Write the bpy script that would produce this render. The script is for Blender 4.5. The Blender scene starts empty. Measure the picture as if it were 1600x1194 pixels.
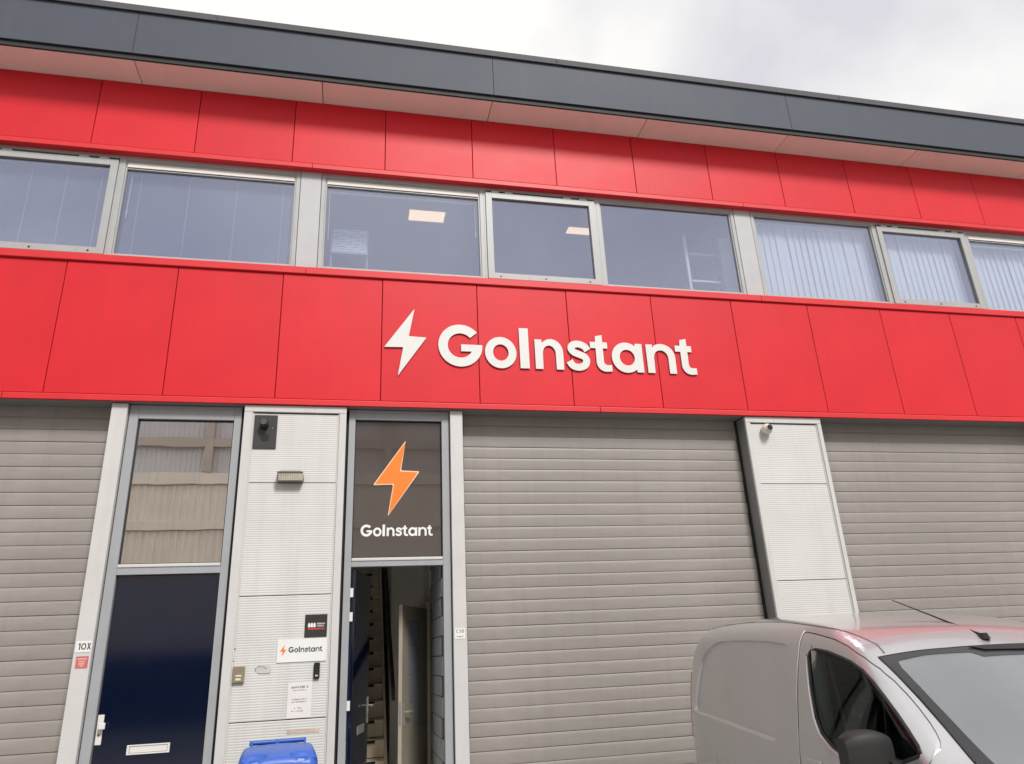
import bpy, bmesh, math, random
from mathutils import Vector, Matrix, Euler
random.seed(7)
R = math.radians
SC = bpy.context.scene
COL = SC.collection

# ------------------------------------------------------------------ camera
cam_data = bpy.data.cameras.new("camera")
cam = bpy.data.objects.new("camera", cam_data)
COL.objects.link(cam)
SC.camera = cam
cam_data.sensor_fit = 'HORIZONTAL'
cam_data.sensor_width = 36.0
cam_data.lens = 1132.37 / 1600 * 36.0
cam_data.clip_start = 0.05
cam_data.clip_end = 3000
PITCH, YAW, ROLL = 3.57021569e-01, 2.25682607e-01, -4.81781505e-02
_f = Vector((math.sin(YAW) * math.cos(PITCH), math.cos(YAW) * math.cos(PITCH), math.sin(PITCH)))
_r = Vector((math.cos(YAW), -math.sin(YAW), 0))
_u = _r.cross(_f)
_r2 = _r * math.cos(ROLL) + _u * math.sin(ROLL)
_u2 = -_r * math.sin(ROLL) + _u * math.cos(ROLL)
M = Matrix((_r2, _u2, -_f)).transposed().to_4x4()
M.translation = Vector((-0.2718, -7.9048, 1.70))
cam.matrix_world = M

# ------------------------------------------------------------------ sky, sun, exposure
SUN_EL, SUN_AZ = 46.0, 162.0           # azimuth from +Y, clockwise
w = bpy.data.worlds.new("World")
SC.world = w
w.use_nodes = True
nt = w.node_tree
nt.nodes.clear()
out = nt.nodes.new('ShaderNodeOutputWorld')
bg = nt.nodes.new('ShaderNodeBackground')
bg.inputs['Strength'].default_value = 0.05
sky = nt.nodes.new('ShaderNodeTexSky')
sky.sky_type = 'NISHITA'
sky.sun_disc = False
sky.sun_elevation = R(SUN_EL)
sky.sun_rotation = R(SUN_AZ)
tc = nt.nodes.new('ShaderNodeTexCoord')
mp = nt.nodes.new('ShaderNodeMapping')
mp.inputs['Location'].default_value = (0.1, 0.3, 0.0)
n1 = nt.nodes.new('ShaderNodeTexNoise')
n1.inputs['Scale'].default_value = 2.4
n1.inputs['Detail'].default_value = 5
n1.inputs['Roughness'].default_value = 0.5
n1.inputs['Distortion'].default_value = 0.1
rp = nt.nodes.new('ShaderNodeValToRGB')
rp.color_ramp.elements[0].position = 0.36
rp.color_ramp.elements[0].color = (0.69, 0.675, 0.715, 1)
rp.color_ramp.elements[1].position = 0.58
rp.color_ramp.elements[1].color = (0.99, 0.97, 0.925, 1)
mul = nt.nodes.new('ShaderNodeVectorMath'); mul.operation = 'SCALE'
mul.inputs['Scale'].default_value = 8.1
mix = nt.nodes.new('ShaderNodeMix'); mix.data_type = 'RGBA'
mix.inputs['Factor'].default_value = 0.88
nt.links.new(tc.outputs['Generated'], mp.inputs['Vector'])
nt.links.new(mp.outputs['Vector'], n1.inputs['Vector'])
nt.links.new(n1.outputs['Fac'], rp.inputs['Fac'])
nt.links.new(rp.outputs['Color'], mul.inputs[0])
nt.links.new(sky.outputs['Color'], mix.inputs['A'])
nt.links.new(mul.outputs['Vector'], mix.inputs['B'])
nt.links.new(mix.outputs['Result'], bg.inputs['Color'])
nt.links.new(bg.outputs['Background'], out.inputs['Surface'])

sd = bpy.data.lights.new("sun", 'SUN')
sd.energy = 1.25
sd.angle = R(14)
sd.color = (1.0, 0.975, 0.935)
sun = bpy.data.objects.new("sun", sd)
COL.objects.link(sun)
_sdir = Vector((math.sin(R(SUN_AZ)) * math.cos(R(SUN_EL)), math.cos(R(SUN_AZ)) * math.cos(R(SUN_EL)), math.sin(R(SUN_EL))))
sun.rotation_euler = _sdir.to_track_quat('Z', 'Y').to_euler()

SC.view_settings.view_transform = 'Standard'
SC.view_settings.look = 'None'
SC.view_settings.gamma = 1.0
SC.view_settings.use_curve_mapping = False
SC.view_settings.exposure = 1.52
try:
    SC.cycles.max_bounces = 10
    SC.cycles.transparent_max_bounces = 16
    SC.cycles.glossy_bounces = 5
    SC.cycles.use_denoising = True
    SC.cycles.denoising_prefilter = 'ACCURATE'
except Exception:
    pass

# ------------------------------------------------------------------ materials
def mat(name, col, rough=0.5, metal=0.0, var=0.06, vscale=3.0, bump=0.0, bscale=8.0, bdist=0.01, streak=0.0,
        coat=0.0, emit=None, estr=0.0, spec=0.5, dirt=0.0, dirtcol=(0.09, 0.08, 0.065), stretch=(1, 1, 1), rvar=0.08, ovar=0.0):
    m = bpy.data.materials.new(name)
    m.use_nodes = True
    t = m.node_tree
    b = t.nodes['Principled BSDF']
    L = t.links.new
    co = t.nodes.new('ShaderNodeTexCoord')
    mpn = t.nodes.new('ShaderNodeMapping')
    mpn.inputs['Scale'].default_value = stretch
    L(co.outputs['Object'], mpn.inputs['Vector'])
    no = t.nodes.new('ShaderNodeTexNoise')
    no.inputs['Scale'].default_value = vscale
    no.inputs['Detail'].default_value = 6
    L(mpn.outputs['Vector'], no.inputs['Vector'])
    mr = t.nodes.new('ShaderNodeMapRange')
    mr.inputs['From Min'].default_value = 0.25
    mr.inputs['From Max'].default_value = 0.75
    mr.inputs['To Min'].default_value = 1 - var
    mr.inputs['To Max'].default_value = 1 + var
    L(no.outputs['Fac'], mr.inputs['Value'])
    sc = t.nodes.new('ShaderNodeVectorMath'); sc.operation = 'SCALE'
    sc.inputs[0].default_value = col
    if ovar:
        oi = t.nodes.new('ShaderNodeObjectInfo')
        m3 = t.nodes.new('ShaderNodeMapRange'); m3.inputs['To Min'].default_value = 1 - ovar; m3.inputs['To Max'].default_value = 1 + ovar
        L(oi.outputs['Random'], m3.inputs['Value'])
        m4 = t.nodes.new('ShaderNodeMath'); m4.operation = 'MULTIPLY'
        L(mr.outputs['Result'], m4.inputs[0]); L(m3.outputs['Result'], m4.inputs[1])
        L(m4.outputs['Value'], sc.inputs['Scale'])
    else:
        L(mr.outputs['Result'], sc.inputs['Scale'])
    cur = sc.outputs['Vector']
    if streak or dirt:
        geo = t.nodes.new('ShaderNodeNewGeometry')
        mp2 = t.nodes.new('ShaderNodeMapping')
        mp2.inputs['Scale'].default_value = (9, 9, 0.55) if streak else (2.2, 2.2, 2.2)
        L(geo.outputs['Position'], mp2.inputs['Vector'])
        n2 = t.nodes.new('ShaderNodeTexNoise')
        n2.inputs['Scale'].default_value = 1.0
        n2.inputs['Detail'].default_value = 7
        n2.inputs['Roughness'].default_value = 0.62
        L(mp2.outputs['Vector'], n2.inputs['Vector'])
        r2 = t.nodes.new('ShaderNodeMapRange')
        r2.inputs['From Min'].default_value = 0.5
        r2.inputs['From Max'].default_value = 0.78
        r2.inputs['To Min'].default_value = 0.0
        r2.inputs['To Max'].default_value = max(streak, dirt)
        L(n2.outputs['Fac'], r2.inputs['Value'])
        mx = t.nodes.new('ShaderNodeMix'); mx.data_type = 'RGBA'
        L(r2.outputs['Result'], mx.inputs['Factor'])
        L(cur, mx.inputs['A'])
        mx.inputs['B'].default_value = (*dirtcol, 1)
        cur = mx.outputs['Result']
    L(cur, b.inputs['Base Color'])
    rr = t.nodes.new('ShaderNodeMapRange')
    rr.inputs['To Min'].default_value = max(0.02, rough - rvar)
    rr.inputs['To Max'].default_value = min(1, rough + rvar)
    L(no.outputs['Fac'], rr.inputs['Value'])
    L(rr.outputs['Result'], b.inputs['Roughness'])
    b.inputs['Metallic'].default_value = metal
    b.inputs['Specular IOR Level'].default_value = spec
    b.inputs['Coat Weight'].default_value = coat
    b.inputs['Coat Roughness'].default_value = 0.04
    if bump:
        nb = t.nodes.new('ShaderNodeTexNoise')
        nb.inputs['Scale'].default_value = bscale
        nb.inputs['Detail'].default_value = 3
        L(mpn.outputs['Vector'], nb.inputs['Vector'])
        bn = t.nodes.new('ShaderNodeBump')
        bn.inputs['Strength'].default_value = bump
        bn.inputs['Distance'].default_value = bdist
        L(nb.outputs['Fac'], bn.inputs['Height'])
        L(bn.outputs['Normal'], b.inputs['Normal'])
    if emit:
        b.inputs['Emission Color'].default_value = (*emit, 1)
        b.inputs['Emission Strength'].default_value = estr
    return m

def glass_mat(name, ior=0.1, tint=(0.9, 0.93, 0.93), gcol=(1, 1, 1), wave=0.0, wscale=1.2, film=None, filmfac=0.0, rough=0.0, gmax=0.9):
    m = bpy.data.materials.new(name)
    m.use_nodes = True
    t = m.node_tree
    t.nodes.clear()
    L = t.links.new
    o = t.nodes.new('ShaderNodeOutputMaterial')
    tr = t.nodes.new('ShaderNodeBsdfTransparent'); tr.inputs['Color'].default_value = (*tint, 1)
    gl = t.nodes.new('ShaderNodeBsdfGlossy'); gl.inputs['Color'].default_value = (*gcol, 1)
    gl.inputs['Roughness'].default_value = rough
    lw = t.nodes.new('ShaderNodeLayerWeight'); lw.inputs['Blend'].default_value = 0.5
    pw = t.nodes.new('ShaderNodeMath'); pw.operation = 'POWER'; pw.inputs[1].default_value = 4.0
    fr = t.nodes.new('ShaderNodeMapRange')
    fr.inputs['To Min'].default_value = ior; fr.inputs['To Max'].default_value = gmax
    L(lw.outputs['Facing'], pw.inputs[0]); L(pw.outputs['Value'], fr.inputs['Value'])
    mx = t.nodes.new('ShaderNodeMixShader')
    base = tr.outputs['BSDF']
    if film:
        df = t.nodes.new('ShaderNodeBsdfDiffuse'); df.inputs['Color'].default_value = (*film, 1)
        m2 = t.nodes.new('ShaderNodeMixShader'); m2.inputs['Fac'].default_value = filmfac
        L(tr.outputs['BSDF'], m2.inputs[1]); L(df.outputs['BSDF'], m2.inputs[2])
        base = m2.outputs['Shader']
    L(fr.outputs['Result'], mx.inputs['Fac'])
    L(base, mx.inputs[1])
    L(gl.outputs['BSDF'], mx.inputs[2])
    if wave:
        co = t.nodes.new('ShaderNodeTexCoord')
        nb = t.nodes.new('ShaderNodeTexNoise'); nb.inputs['Scale'].default_value = wscale; nb.inputs['Detail'].default_value = 1
        L(co.outputs['Object'], nb.inputs['Vector'])
        bn = t.nodes.new('ShaderNodeBump'); bn.inputs['Strength'].default_value = 1.0; bn.inputs['Distance'].default_value = wave
        L(nb.outputs['Fac'], bn.inputs['Height'])
        L(bn.outputs['Normal'], gl.inputs['Normal'])
    L(mx.outputs['Shader'], o.inputs['Surface'])
    return m

MT = {}
MT['red'] = mat('red_coated_panel', (0.595, 0.016, 0.025), 0.46, spec=0.27, ovar=0.035, var=0.07, vscale=1.2, bump=0.10, bscale=1.6, bdist=0.02, streak=0.20, dirtcol=(0.34, 0.03, 0.03))
MT['redtrim'] = mat('red_trim', (0.60, 0.020, 0.026), 0.45, spec=0.4, var=0.05, vscale=2.0)
MT['seal'] = mat('dark_joint', (0.03, 0.008, 0.008), 0.8)
MT['fascia'] = mat('anthracite_fascia', (0.068, 0.076, 0.098), 0.60, spec=0.25, var=0.08, vscale=0.9, bump=0.08, bscale=1.2, bdist=0.02, streak=0.10, dirtcol=(0.14, 0.14, 0.145))
MT['coping'] = mat('coping_sheet', (0.085, 0.085, 0.092), 0.65, spec=0.2, var=0.10, vscale=1.5, streak=0.2, dirtcol=(0.16, 0.16, 0.16))
MT['soffit'] = mat('soffit_board', (0.80, 0.68, 0.60), 0.7, var=0.05, vscale=1.4, dirt=0.10, dirtcol=(0.30, 0.24, 0.20))
MT['frame'] = mat('grey_window_frame', (0.37, 0.375, 0.37), 0.4, var=0.05, vscale=4, streak=0.25, dirtcol=(0.22, 0.20, 0.17))
MT['post'] = mat('grey_post_panel', (0.42, 0.42, 0.43), 0.45, var=0.05, vscale=3, streak=0.15, dirtcol=(0.27, 0.26, 0.24))
MT['doorframe'] = mat('blue_grey_frame', (0.33, 0.34, 0.355), 0.38, var=0.05, vscale=3, streak=0.18, dirtcol=(0.20, 0.19, 0.18))
MT['cream'] = mat('cream_sheet', (0.565, 0.56, 0.54), 0.42, var=0.05, vscale=2.0, streak=0.22, dirtcol=(0.38, 0.35, 0.29))
MT['alu'] = mat('aluminium_profile', (0.55, 0.54, 0.53), 0.38, var=0.04, vscale=3.0, streak=0.15, dirtcol=(0.36, 0.33, 0.28))
MT['ventmetal'] = mat('bright_vent_metal', (0.80, 0.79, 0.74), 0.3, var=0.03)
MT['slat'] = mat('taupe_slat', (0.262, 0.240, 0.220), 0.5, ovar=0.035, var=0.09, vscale=1.8, bump=0.15, bscale=2.5, bdist=0.02, streak=0.20, dirtcol=(0.16, 0.14, 0.12), stretch=(1, 3, 3))
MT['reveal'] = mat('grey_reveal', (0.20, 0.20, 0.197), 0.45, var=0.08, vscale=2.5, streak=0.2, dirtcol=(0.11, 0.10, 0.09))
MT['rubber'] = mat('black_rubber', (0.015, 0.015, 0.015), 0.7)
MT['navy'] = mat('navy_paint', (0.0015, 0.0052, 0.020), 0.09, var=0.06, vscale=4, bump=0.03, bscale=60, bdist=0.002, rvar=0.03, spec=0.9)
MT['white'] = mat('white_letter', (0.64, 0.635, 0.61), 0.4, var=0.03)
MT['letteredge'] = mat('letter_edge', (0.45, 0.44, 0.43), 0.5)
MT['orange'] = mat('orange_vinyl', (0.78, 0.20, 0.022), 0.4, var=0.02)
MT['cream_vinyl'] = mat('cream_vinyl', (0.80, 0.56, 0.36), 0.4, var=0.02)
MT['whitevinyl'] = mat('white_vinyl', (0.74, 0.74, 0.72), 0.4, var=0.02)
MT['plate'] = mat('white_plate', (0.72, 0.72, 0.70), 0.35, var=0.03)
MT['paper'] = mat('notice_paper', (0.68, 0.655, 0.65), 0.55, var=0.04, vscale=6)
MT['ink'] = mat('dark_ink', (0.04, 0.04, 0.045), 0.5)
MT['greyink'] = mat('grey_ink', (0.22, 0.20, 0.21), 0.6)
MT['redink'] = mat('red_ink', (0.52, 0.05, 0.06), 0.5)
MT['pinksticker'] = mat('faded_red_sticker', (0.50, 0.13, 0.12), 0.55, var=0.08)
MT['palepink'] = mat('pale_pink_print', (0.70, 0.36, 0.33), 0.55)
MT['blackplate'] = mat('black_plate', (0.028, 0.027, 0.025), 0.4)
MT['darkgrey'] = mat('dark_grey_plate', (0.030, 0.029, 0.028), 0.45)
MT['black'] = mat('black_plastic', (0.012, 0.012, 0.013), 0.35)
MT['steel'] = mat('brushed_steel', (0.62, 0.61, 0.58), 0.32, metal=0.75, var=0.05)
MT['whitemetal'] = mat('pale_metal', (0.66, 0.65, 0.62), 0.35, var=0.04)
MT['brass'] = mat('bronze_case', (0.30, 0.26, 0.17), 0.4, metal=0.4, var=0.06)
MT['ivory'] = mat('ivory_plastic', (0.66, 0.60, 0.44), 0.4)
MT['lampglass'] = mat('ribbed_lamp_cover', (0.50, 0.46, 0.37), 0.3, var=0.15, vscale=14)
MT['lampcase'] = mat('lamp_case', (0.17, 0.165, 0.15), 0.5)
MT['camwhite'] = mat('camera_cream', (0.66, 0.62, 0.54), 0.35)
MT['residue'] = mat('glue_residue', (0.50, 0.48, 0.45), 0.5, var=0.10, vscale=20)
MT['residue2'] = mat('faded_label', (0.50, 0.40, 0.34), 0.55, var=0.25, vscale=12)
MT['concrete'] = mat('concrete_wall', (0.33, 0.32, 0.30), 0.85, var=0.08)
MT['roof'] = mat('roof_membrane', (0.09, 0.09, 0.09), 0.9)
MT['room'] = mat('room_plaster', (0.42, 0.42, 0.43), 0.8, var=0.03)
MT['roomwhite'] = mat('white_partition', (0.75, 0.76, 0.78), 0.7, var=0.03)
MT['carpet'] = mat('office_carpet', (0.10, 0.10, 0.11), 0.95)
MT['blind'] = mat('venetian_slats', (0.13, 0.13, 0.155), 0.5, var=0.03)
MT['tape'] = mat('grey_tape', (0.24, 0.24, 0.27), 0.6)
MT['cord'] = mat('pale_cord', (0.72, 0.72, 0.74), 0.6)
MT['vblind'] = mat('fabric_louvre', (0.76, 0.78, 0.76), 0.8, var=0.04, vscale=5)
MT['headrail'] = mat('blind_headrail', (0.82, 0.80, 0.74), 0.35)
MT['lightpanel'] = mat('lit_panel', (0.9, 0.8, 0.65), 0.5, emit=(1.0, 0.70, 0.40), estr=0.46)
MT['lightframe'] = mat('light_frame', (0.8, 0.78, 0.74), 0.5)
MT['board'] = mat('printed_board', (0.70, 0.78, 0.82), 0.5)
MT['rack'] = mat('grey_rack_steel', (0.22, 0.25, 0.28), 0.45)
MT['step'] = mat('beige_step', (0.88, 0.78, 0.63), 0.6, var=0.08, vscale=5)
MT['stepdark'] = mat('dark_step_gap', (0.02, 0.017, 0.014), 0.8)
MT['rail'] = mat('dark_stained_rail', (0.02, 0.015, 0.012), 0.5)
MT['idoor_shade'] = mat('cream_door_painted_shade', (0.24, 0.22, 0.17), 0.5, var=0.05)  # cream darkened to paint in the shade on the face turned from the sun
MT['ijamb'] = mat('beige_interior_frame', (0.42, 0.36, 0.29), 0.5, var=0.05)
MT['block'] = mat('grey_block', (0.42, 0.43, 0.43), 0.9, var=0.12, vscale=9, bump=0.3, bscale=60, bdist=0.003)
MT['mortar'] = mat('mortar_joint', (0.14, 0.14, 0.14), 0.95)
MT['hall'] = mat('hall_plaster', (0.88, 0.86, 0.80), 0.8, var=0.05)
MT['sheet'] = mat('pinned_paper', (0.17, 0.17, 0.205), 0.7, var=0.06)
MT['asphalt'] = mat('concrete_yard', (0.36, 0.345, 0.325), 0.9, var=0.25, vscale=9, bump=0.5, bscale=120, bdist=0.004)
MT['paving'] = mat('paving_stone', (0.21, 0.20, 0.19), 0.85, var=0.15, vscale=6, bump=0.3, bscale=60, bdist=0.003)
MT['beigeclad'] = mat('beige_corrugated_sheet', (0.82, 0.78, 0.69), 0.5, var=0.08, vscale=0.8, streak=0.25, dirtcol=(0.30, 0.25, 0.20))
MT['greyclad'] = mat('grey_translucent_sheet', (0.62, 0.63, 0.65), 0.45, var=0.08, vscale=0.8)
MT['steelbeam'] = mat('brown_steel_beam', (0.50, 0.45, 0.40), 0.6)
MT['plinth'] = mat('dark_plinth', (0.035, 0.035, 0.04), 0.8)
MT['binblue'] = mat('bin_blue_plastic', (0.016, 0.085, 0.36), 0.42, var=0.06, vscale=5, bump=0.1, bscale=40, bdist=0.002)
MT['binlid'] = mat('bin_lid_blue', (0.035, 0.105, 0.43), 0.42, var=0.05, vscale=5, bump=0.1, bscale=40, bdist=0.002)
MT['paint'] = mat('silver_paint', (0.545, 0.545, 0.55), 0.34, metal=0.62, var=0.03, vscale=3, coat=1.0, rvar=0.03, dirt=0.10, dirtcol=(0.25, 0.22, 0.20))
MT['tyre'] = mat('tyre', (0.02, 0.02, 0.02), 0.85)
MT['rim'] = mat('wheel_rim', (0.35, 0.35, 0.36), 0.35, metal=0.7)
MT['trimgrey'] = mat('grey_interior_trim', (0.30, 0.30, 0.27), 0.7)
MT['seatfab'] = mat('dark_seat_fabric', (0.012, 0.016, 0.020), 0.9)
MT['dash'] = mat('dark_dashboard', (0.02, 0.02, 0.022), 0.7)
MT['mirror'] = mat('mirror_plastic', (0.026, 0.025, 0.025), 0.6, spec=0.3, bump=0.15, bscale=300, bdist=0.001)
MT['frit'] = mat('black_glass_border', (0.035, 0.035, 0.038), 0.15)
MT['tail'] = mat('tail_lamp_red', (0.35, 0.01, 0.012), 0.2)
MT['lamp'] = mat('headlamp_clear', (0.55, 0.56, 0.58), 0.1, metal=0.5)
MT['glass'] = glass_mat('window_glass', 0.22, (0.90, 0.92, 0.95), (0.76, 0.795, 1.0), wave=0.0003, wscale=1.4)
MT['transom'] = glass_mat('transom_glass', 0.70, (0.55, 0.57, 0.57), (1.0, 0.97, 0.93), wave=0.00035, wscale=2.6)
MT['film'] = glass_mat('filmed_glass', 0.12, (0.3, 0.3, 0.3), (1, 1, 1), wave=0.0003, wscale=2.2, film=(0.070, 0.056, 0.050), filmfac=0.96)
MT['vanglass'] = glass_mat('van_side_glass', 0.022, (0.55, 0.61, 0.59), (1, 1, 1), gmax=0.26)
MT['wsglass'] = glass_mat('painted_haze_windscreen', 0.13, (0.62, 0.68, 0.67), (0.97, 0.98, 1.0), film=(0.60, 0.62, 0.64), filmfac=0.20)  # pale film paints bright haze into the windscreen colour

# ------------------------------------------------------------------ mesh helpers
class MB:
    def __init__(s): s.v = []; s.f = []
    def add(s, vs, fs):
        o = len(s.v); s.v += [tuple(v) for v in vs]; s.f += [tuple(i + o for i in f) for f in fs]; return s
    def box(s, x0, x1, y0, y1, z0, z1):
        return s.add([(x0, y0, z0), (x1, y0, z0), (x1, y1, z0), (x0, y1, z0), (x0, y0, z1), (x1, y0, z1), (x1, y1, z1), (x0, y1, z1)],
                     [(0, 3, 2, 1), (4, 5, 6, 7), (0, 1, 5, 4), (1, 2, 6, 5), (2, 3, 7, 6), (3, 0, 4, 7)])
    def prism(s, poly, axis, a, b):
        """extrude a 2D outline along axis 'x','y' or 'z' between a and b"""
        n = len(poly)
        def P(p, t):
            return {'x': (t, p[0], p[1]), 'y': (p[0], t, p[1]), 'z': (p[0], p[1], t)}[axis]
        vs = [P(p, a) for p in poly] + [P(p, b) for p in poly]
        ar = sum(poly[i][0] * poly[(i + 1) % n][1] - poly[(i + 1) % n][0] * poly[i][1] for i in range(n))
        flip = (ar < 0) ^ (axis == 'y') ^ (b < a)
        f = [tuple(range(n))[::-1], tuple(range(n, 2 * n))] + [(i, (i + 1) % n, n + (i + 1) % n, n + i) for i in range(n)]
        if flip: f = [t[::-1] for t in f]
        return s.add(vs, f)
    def tube(s, path, r, n=8, cap=True):
        rings = []
        P = [Vector(p) for p in path]
        up = Vector((0.13, 0.31, 0.94)).normalized()
        for i, p in enumerate(P):
            d = (P[min(i + 1, len(P) - 1)] - P[max(i - 1, 0)]).normalized()
            a = d.cross(up)
            if a.length < 1e-3: a = d.cross(Vector((1, 0, 0)))
            a.normalize(); b = a.cross(d)
            rr = r[i] if isinstance(r, (list, tuple)) else r
            rings.append([p + (a * math.cos(2 * math.pi * k / n) + b * math.sin(2 * math.pi * k / n)) * rr for k in range(n)])
        vs = [v for ring in rings for v in ring]
        fs = []
        for i in range(len(P) - 1):
            for k in range(n):
                k2 = (k + 1) % n
                fs.append((i * n + k, (i + 1) * n + k, (i + 1) * n + k2, i * n + k2))
        if cap:
            fs.append(tuple(range(n))); fs.append(tuple((len(P) - 1) * n + k for k in range(n))[::-1])
        return s.add(vs, fs)
    def cyl(s, c, axis, r, h, n=20, r2=None):
        a = {'x': Vector((1, 0, 0)), 'y': Vector((0, 1, 0)), 'z': Vector((0, 0, 1))}[axis]
        c = Vector(c)
        return s.tube([c, c + a * h], [r, r if r2 is None else r2], n)

def rrect(x0, x1, z0, z1, r, n=4):
    o = []
    for cx, cz, a0 in ((x1 - r, z0 + r, -90), (x1 - r, z1 - r, 0), (x0 + r, z1 - r, 90), (x0 + r, z0 + r, 180)):
        for k in range(n + 1):
            a = R(a0 + 90 * k / n); o.append((cx + r * math.cos(a), cz + r * math.sin(a)))
    return o

ORG = {}
def mesh_of(name, mb, m, smooth=None):
    me = bpy.data.meshes.new(name)
    me.from_pydata(mb.v, [], mb.f)
    me.update()
    if m is not None: me.materials.append(m)
    if smooth is not None:
        me.polygons.foreach_set('use_smooth', [True] * len(me.polygons))
        me.set_sharp_from_angle(angle=R(smooth))
    return me
def link(name, me, parent=None, loc=(0, 0, 0), rot=None):
    o = bpy.data.objects.new(name, me)
    COL.objects.link(o)
    if parent is not None: o.parent = parent
    o.location = loc
    if rot: o.rotation_euler = rot
    return o
def bevel(o, wdt, seg=1):
    b = o.modifiers.new('bevel', 'BEVEL'); b.width = wdt; b.segments = seg; b.limit_method = 'ANGLE'; b.angle_limit = R(40)
    return o
def wp(o):
    """world origin of an unrotated parent chain"""
    v = Vector((0, 0, 0))
    while o is not None: v += o.location; o = o.parent
    return v
def part(name, mb, m, parent, bev=0.0, smooth=None, local=False):
    """a mesh in world coordinates (or the parent's own when local) below an unrotated parent; its origin goes to its middle"""
    me = mesh_of(name, mb, m, smooth)
    lo = Vector((min(v[0] for v in mb.v), min(v[1] for v in mb.v), min(v[2] for v in mb.v)))
    hi = Vector((max(v[0] for v in mb.v), max(v[1] for v in mb.v), max(v[2] for v in mb.v)))
    c = (lo + hi) / 2
    me.transform(Matrix.Translation(-c))
    o = link(name, me, parent, c - (Vector((0, 0, 0)) if (local or parent is None) else wp(parent)))
    if bev: bevel(o, bev)
    return o
def tag(o, label, cat, group=None, kind=None):
    o['label'] = label
    if cat: o['category'] = cat
    if group: o['group'] = group
    if kind: o['kind'] = kind
    return o
def thing(name, label, cat, loc=(0, 0, 0), rz=0.0, group=None):
    o = bpy.data.objects.new(name, None)
    o.empty_display_size = 0.1
    COL.objects.link(o)
    o.location = loc; o.rotation_euler = (0, 0, rz)
    return tag(o, label, cat, group)
def holder(name, parent, loc):
    o = bpy.data.objects.new(name, None); o.empty_display_size = 0.1
    COL.objects.link(o); o.parent = parent; o.location = Vector(loc) - wp(parent)
    return o
def inst(name, me, parent, loc, rot=None, bev=0.0):
    o = link(name, me, parent, Vector(loc) - (wp(parent) if parent else Vector((0, 0, 0))), rot)
    if bev: bevel(o, bev)
    return o

# ------------------------------------------------------------------ ground
GZ = 0.05
g = part('street', MB().box(-150, 150, -150, 60, GZ - 0.3, GZ), MT['asphalt'], None)
g['kind'] = 'structure'; g['label'] = 'pale concrete street and yard in front of the units'
pv = part('pavement', MB().box(-14, 18, -1.9, -0.02, GZ + 0.002, GZ + 0.012), MT['mortar'], None)
pv['kind'] = 'structure'; pv['label'] = 'strip of grey paving along the foot of the unit fronts'

# ------------------------------------------------------------------ the building
XL, XR, DEPTH = -12.86, 17.02, 14.0
B = thing('commercial_building', 'long two-storey unit building with red panel bands, grey roof edge and roller doors', 'building', (0, 0, GZ))
PW = 1.15
# rear shell
part('roof', MB().box(XL, XR, -0.36, DEPTH, 9.00, 9.20), MT['roof'], B)
part('rear_wall', MB().box(XL, XR, DEPTH - 0.2, DEPTH, GZ, 9.0), MT['concrete'], B)
part('side_wall', MB().box(XL - 0.2, XL, 0.02, DEPTH, GZ, 9.0), MT['concrete'], B)
part('side_wall', MB().box(XR, XR + 0.2, 0.02, DEPTH, GZ, 9.0), MT['concrete'], B)
for _a, _b, _c, _d in ((XL, -0.30, 0.30, DEPTH - 0.2), (0.27, XR, 0.30, DEPTH - 0.2), (-0.30, 0.27, 0.30, 0.80), (-0.30, 0.27, 5.60, DEPTH - 0.2)):
    part('floor_slab', MB().box(_a, _b, _c, _d, 4.70, 5.30), MT['carpet'], B)
part('ceiling', MB().box(XL, XR, 0.20, DEPTH - 0.2, 7.80, 7.95), MT['room'], B)
part('back_wall', MB().box(XL, XR, 5.8, 5.9, 5.30, 7.80), MT['room'], B)
# structure behind the panels
part('spandrel_wall', MB().box(XL, XR, 0.032, 0.20, 4.40, 6.06), MT['seal'], B)
part('parapet_wall', MB().box(XL, XR, 0.032, 0.20, 7.60, 9.0), MT['seal'], B)
# red panels
n0, n1p = -11, 14
lo_me = mesh_of('wall_panel', MB().box(0.004, PW - 0.004, 0, 0.03, 0, 5.997 - 4.446), MT['red'])
up_me = mesh_of('wall_panel', MB().box(0.004, PW - 0.004, 0, 0.03, 0, 8.548 - 7.592), MT['red'])
for i in range(n0, n1p + 1):
    jx = random.uniform(-.0008, .0008)
    inst('wall_panel', lo_me, B, (i * PW, random.uniform(-.0012, .0012), 4.446), (random.uniform(-.0012, .0012), 0, random.uniform(-.0015, .0015)), bev=0.003)
    inst('wall_panel', up_me, B, (i * PW, random.uniform(-.0012, .0012), 7.592), (random.uniform(-.0012, .0012), 0, random.uniform(-.0015, .0015)), bev=0.003)
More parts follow.
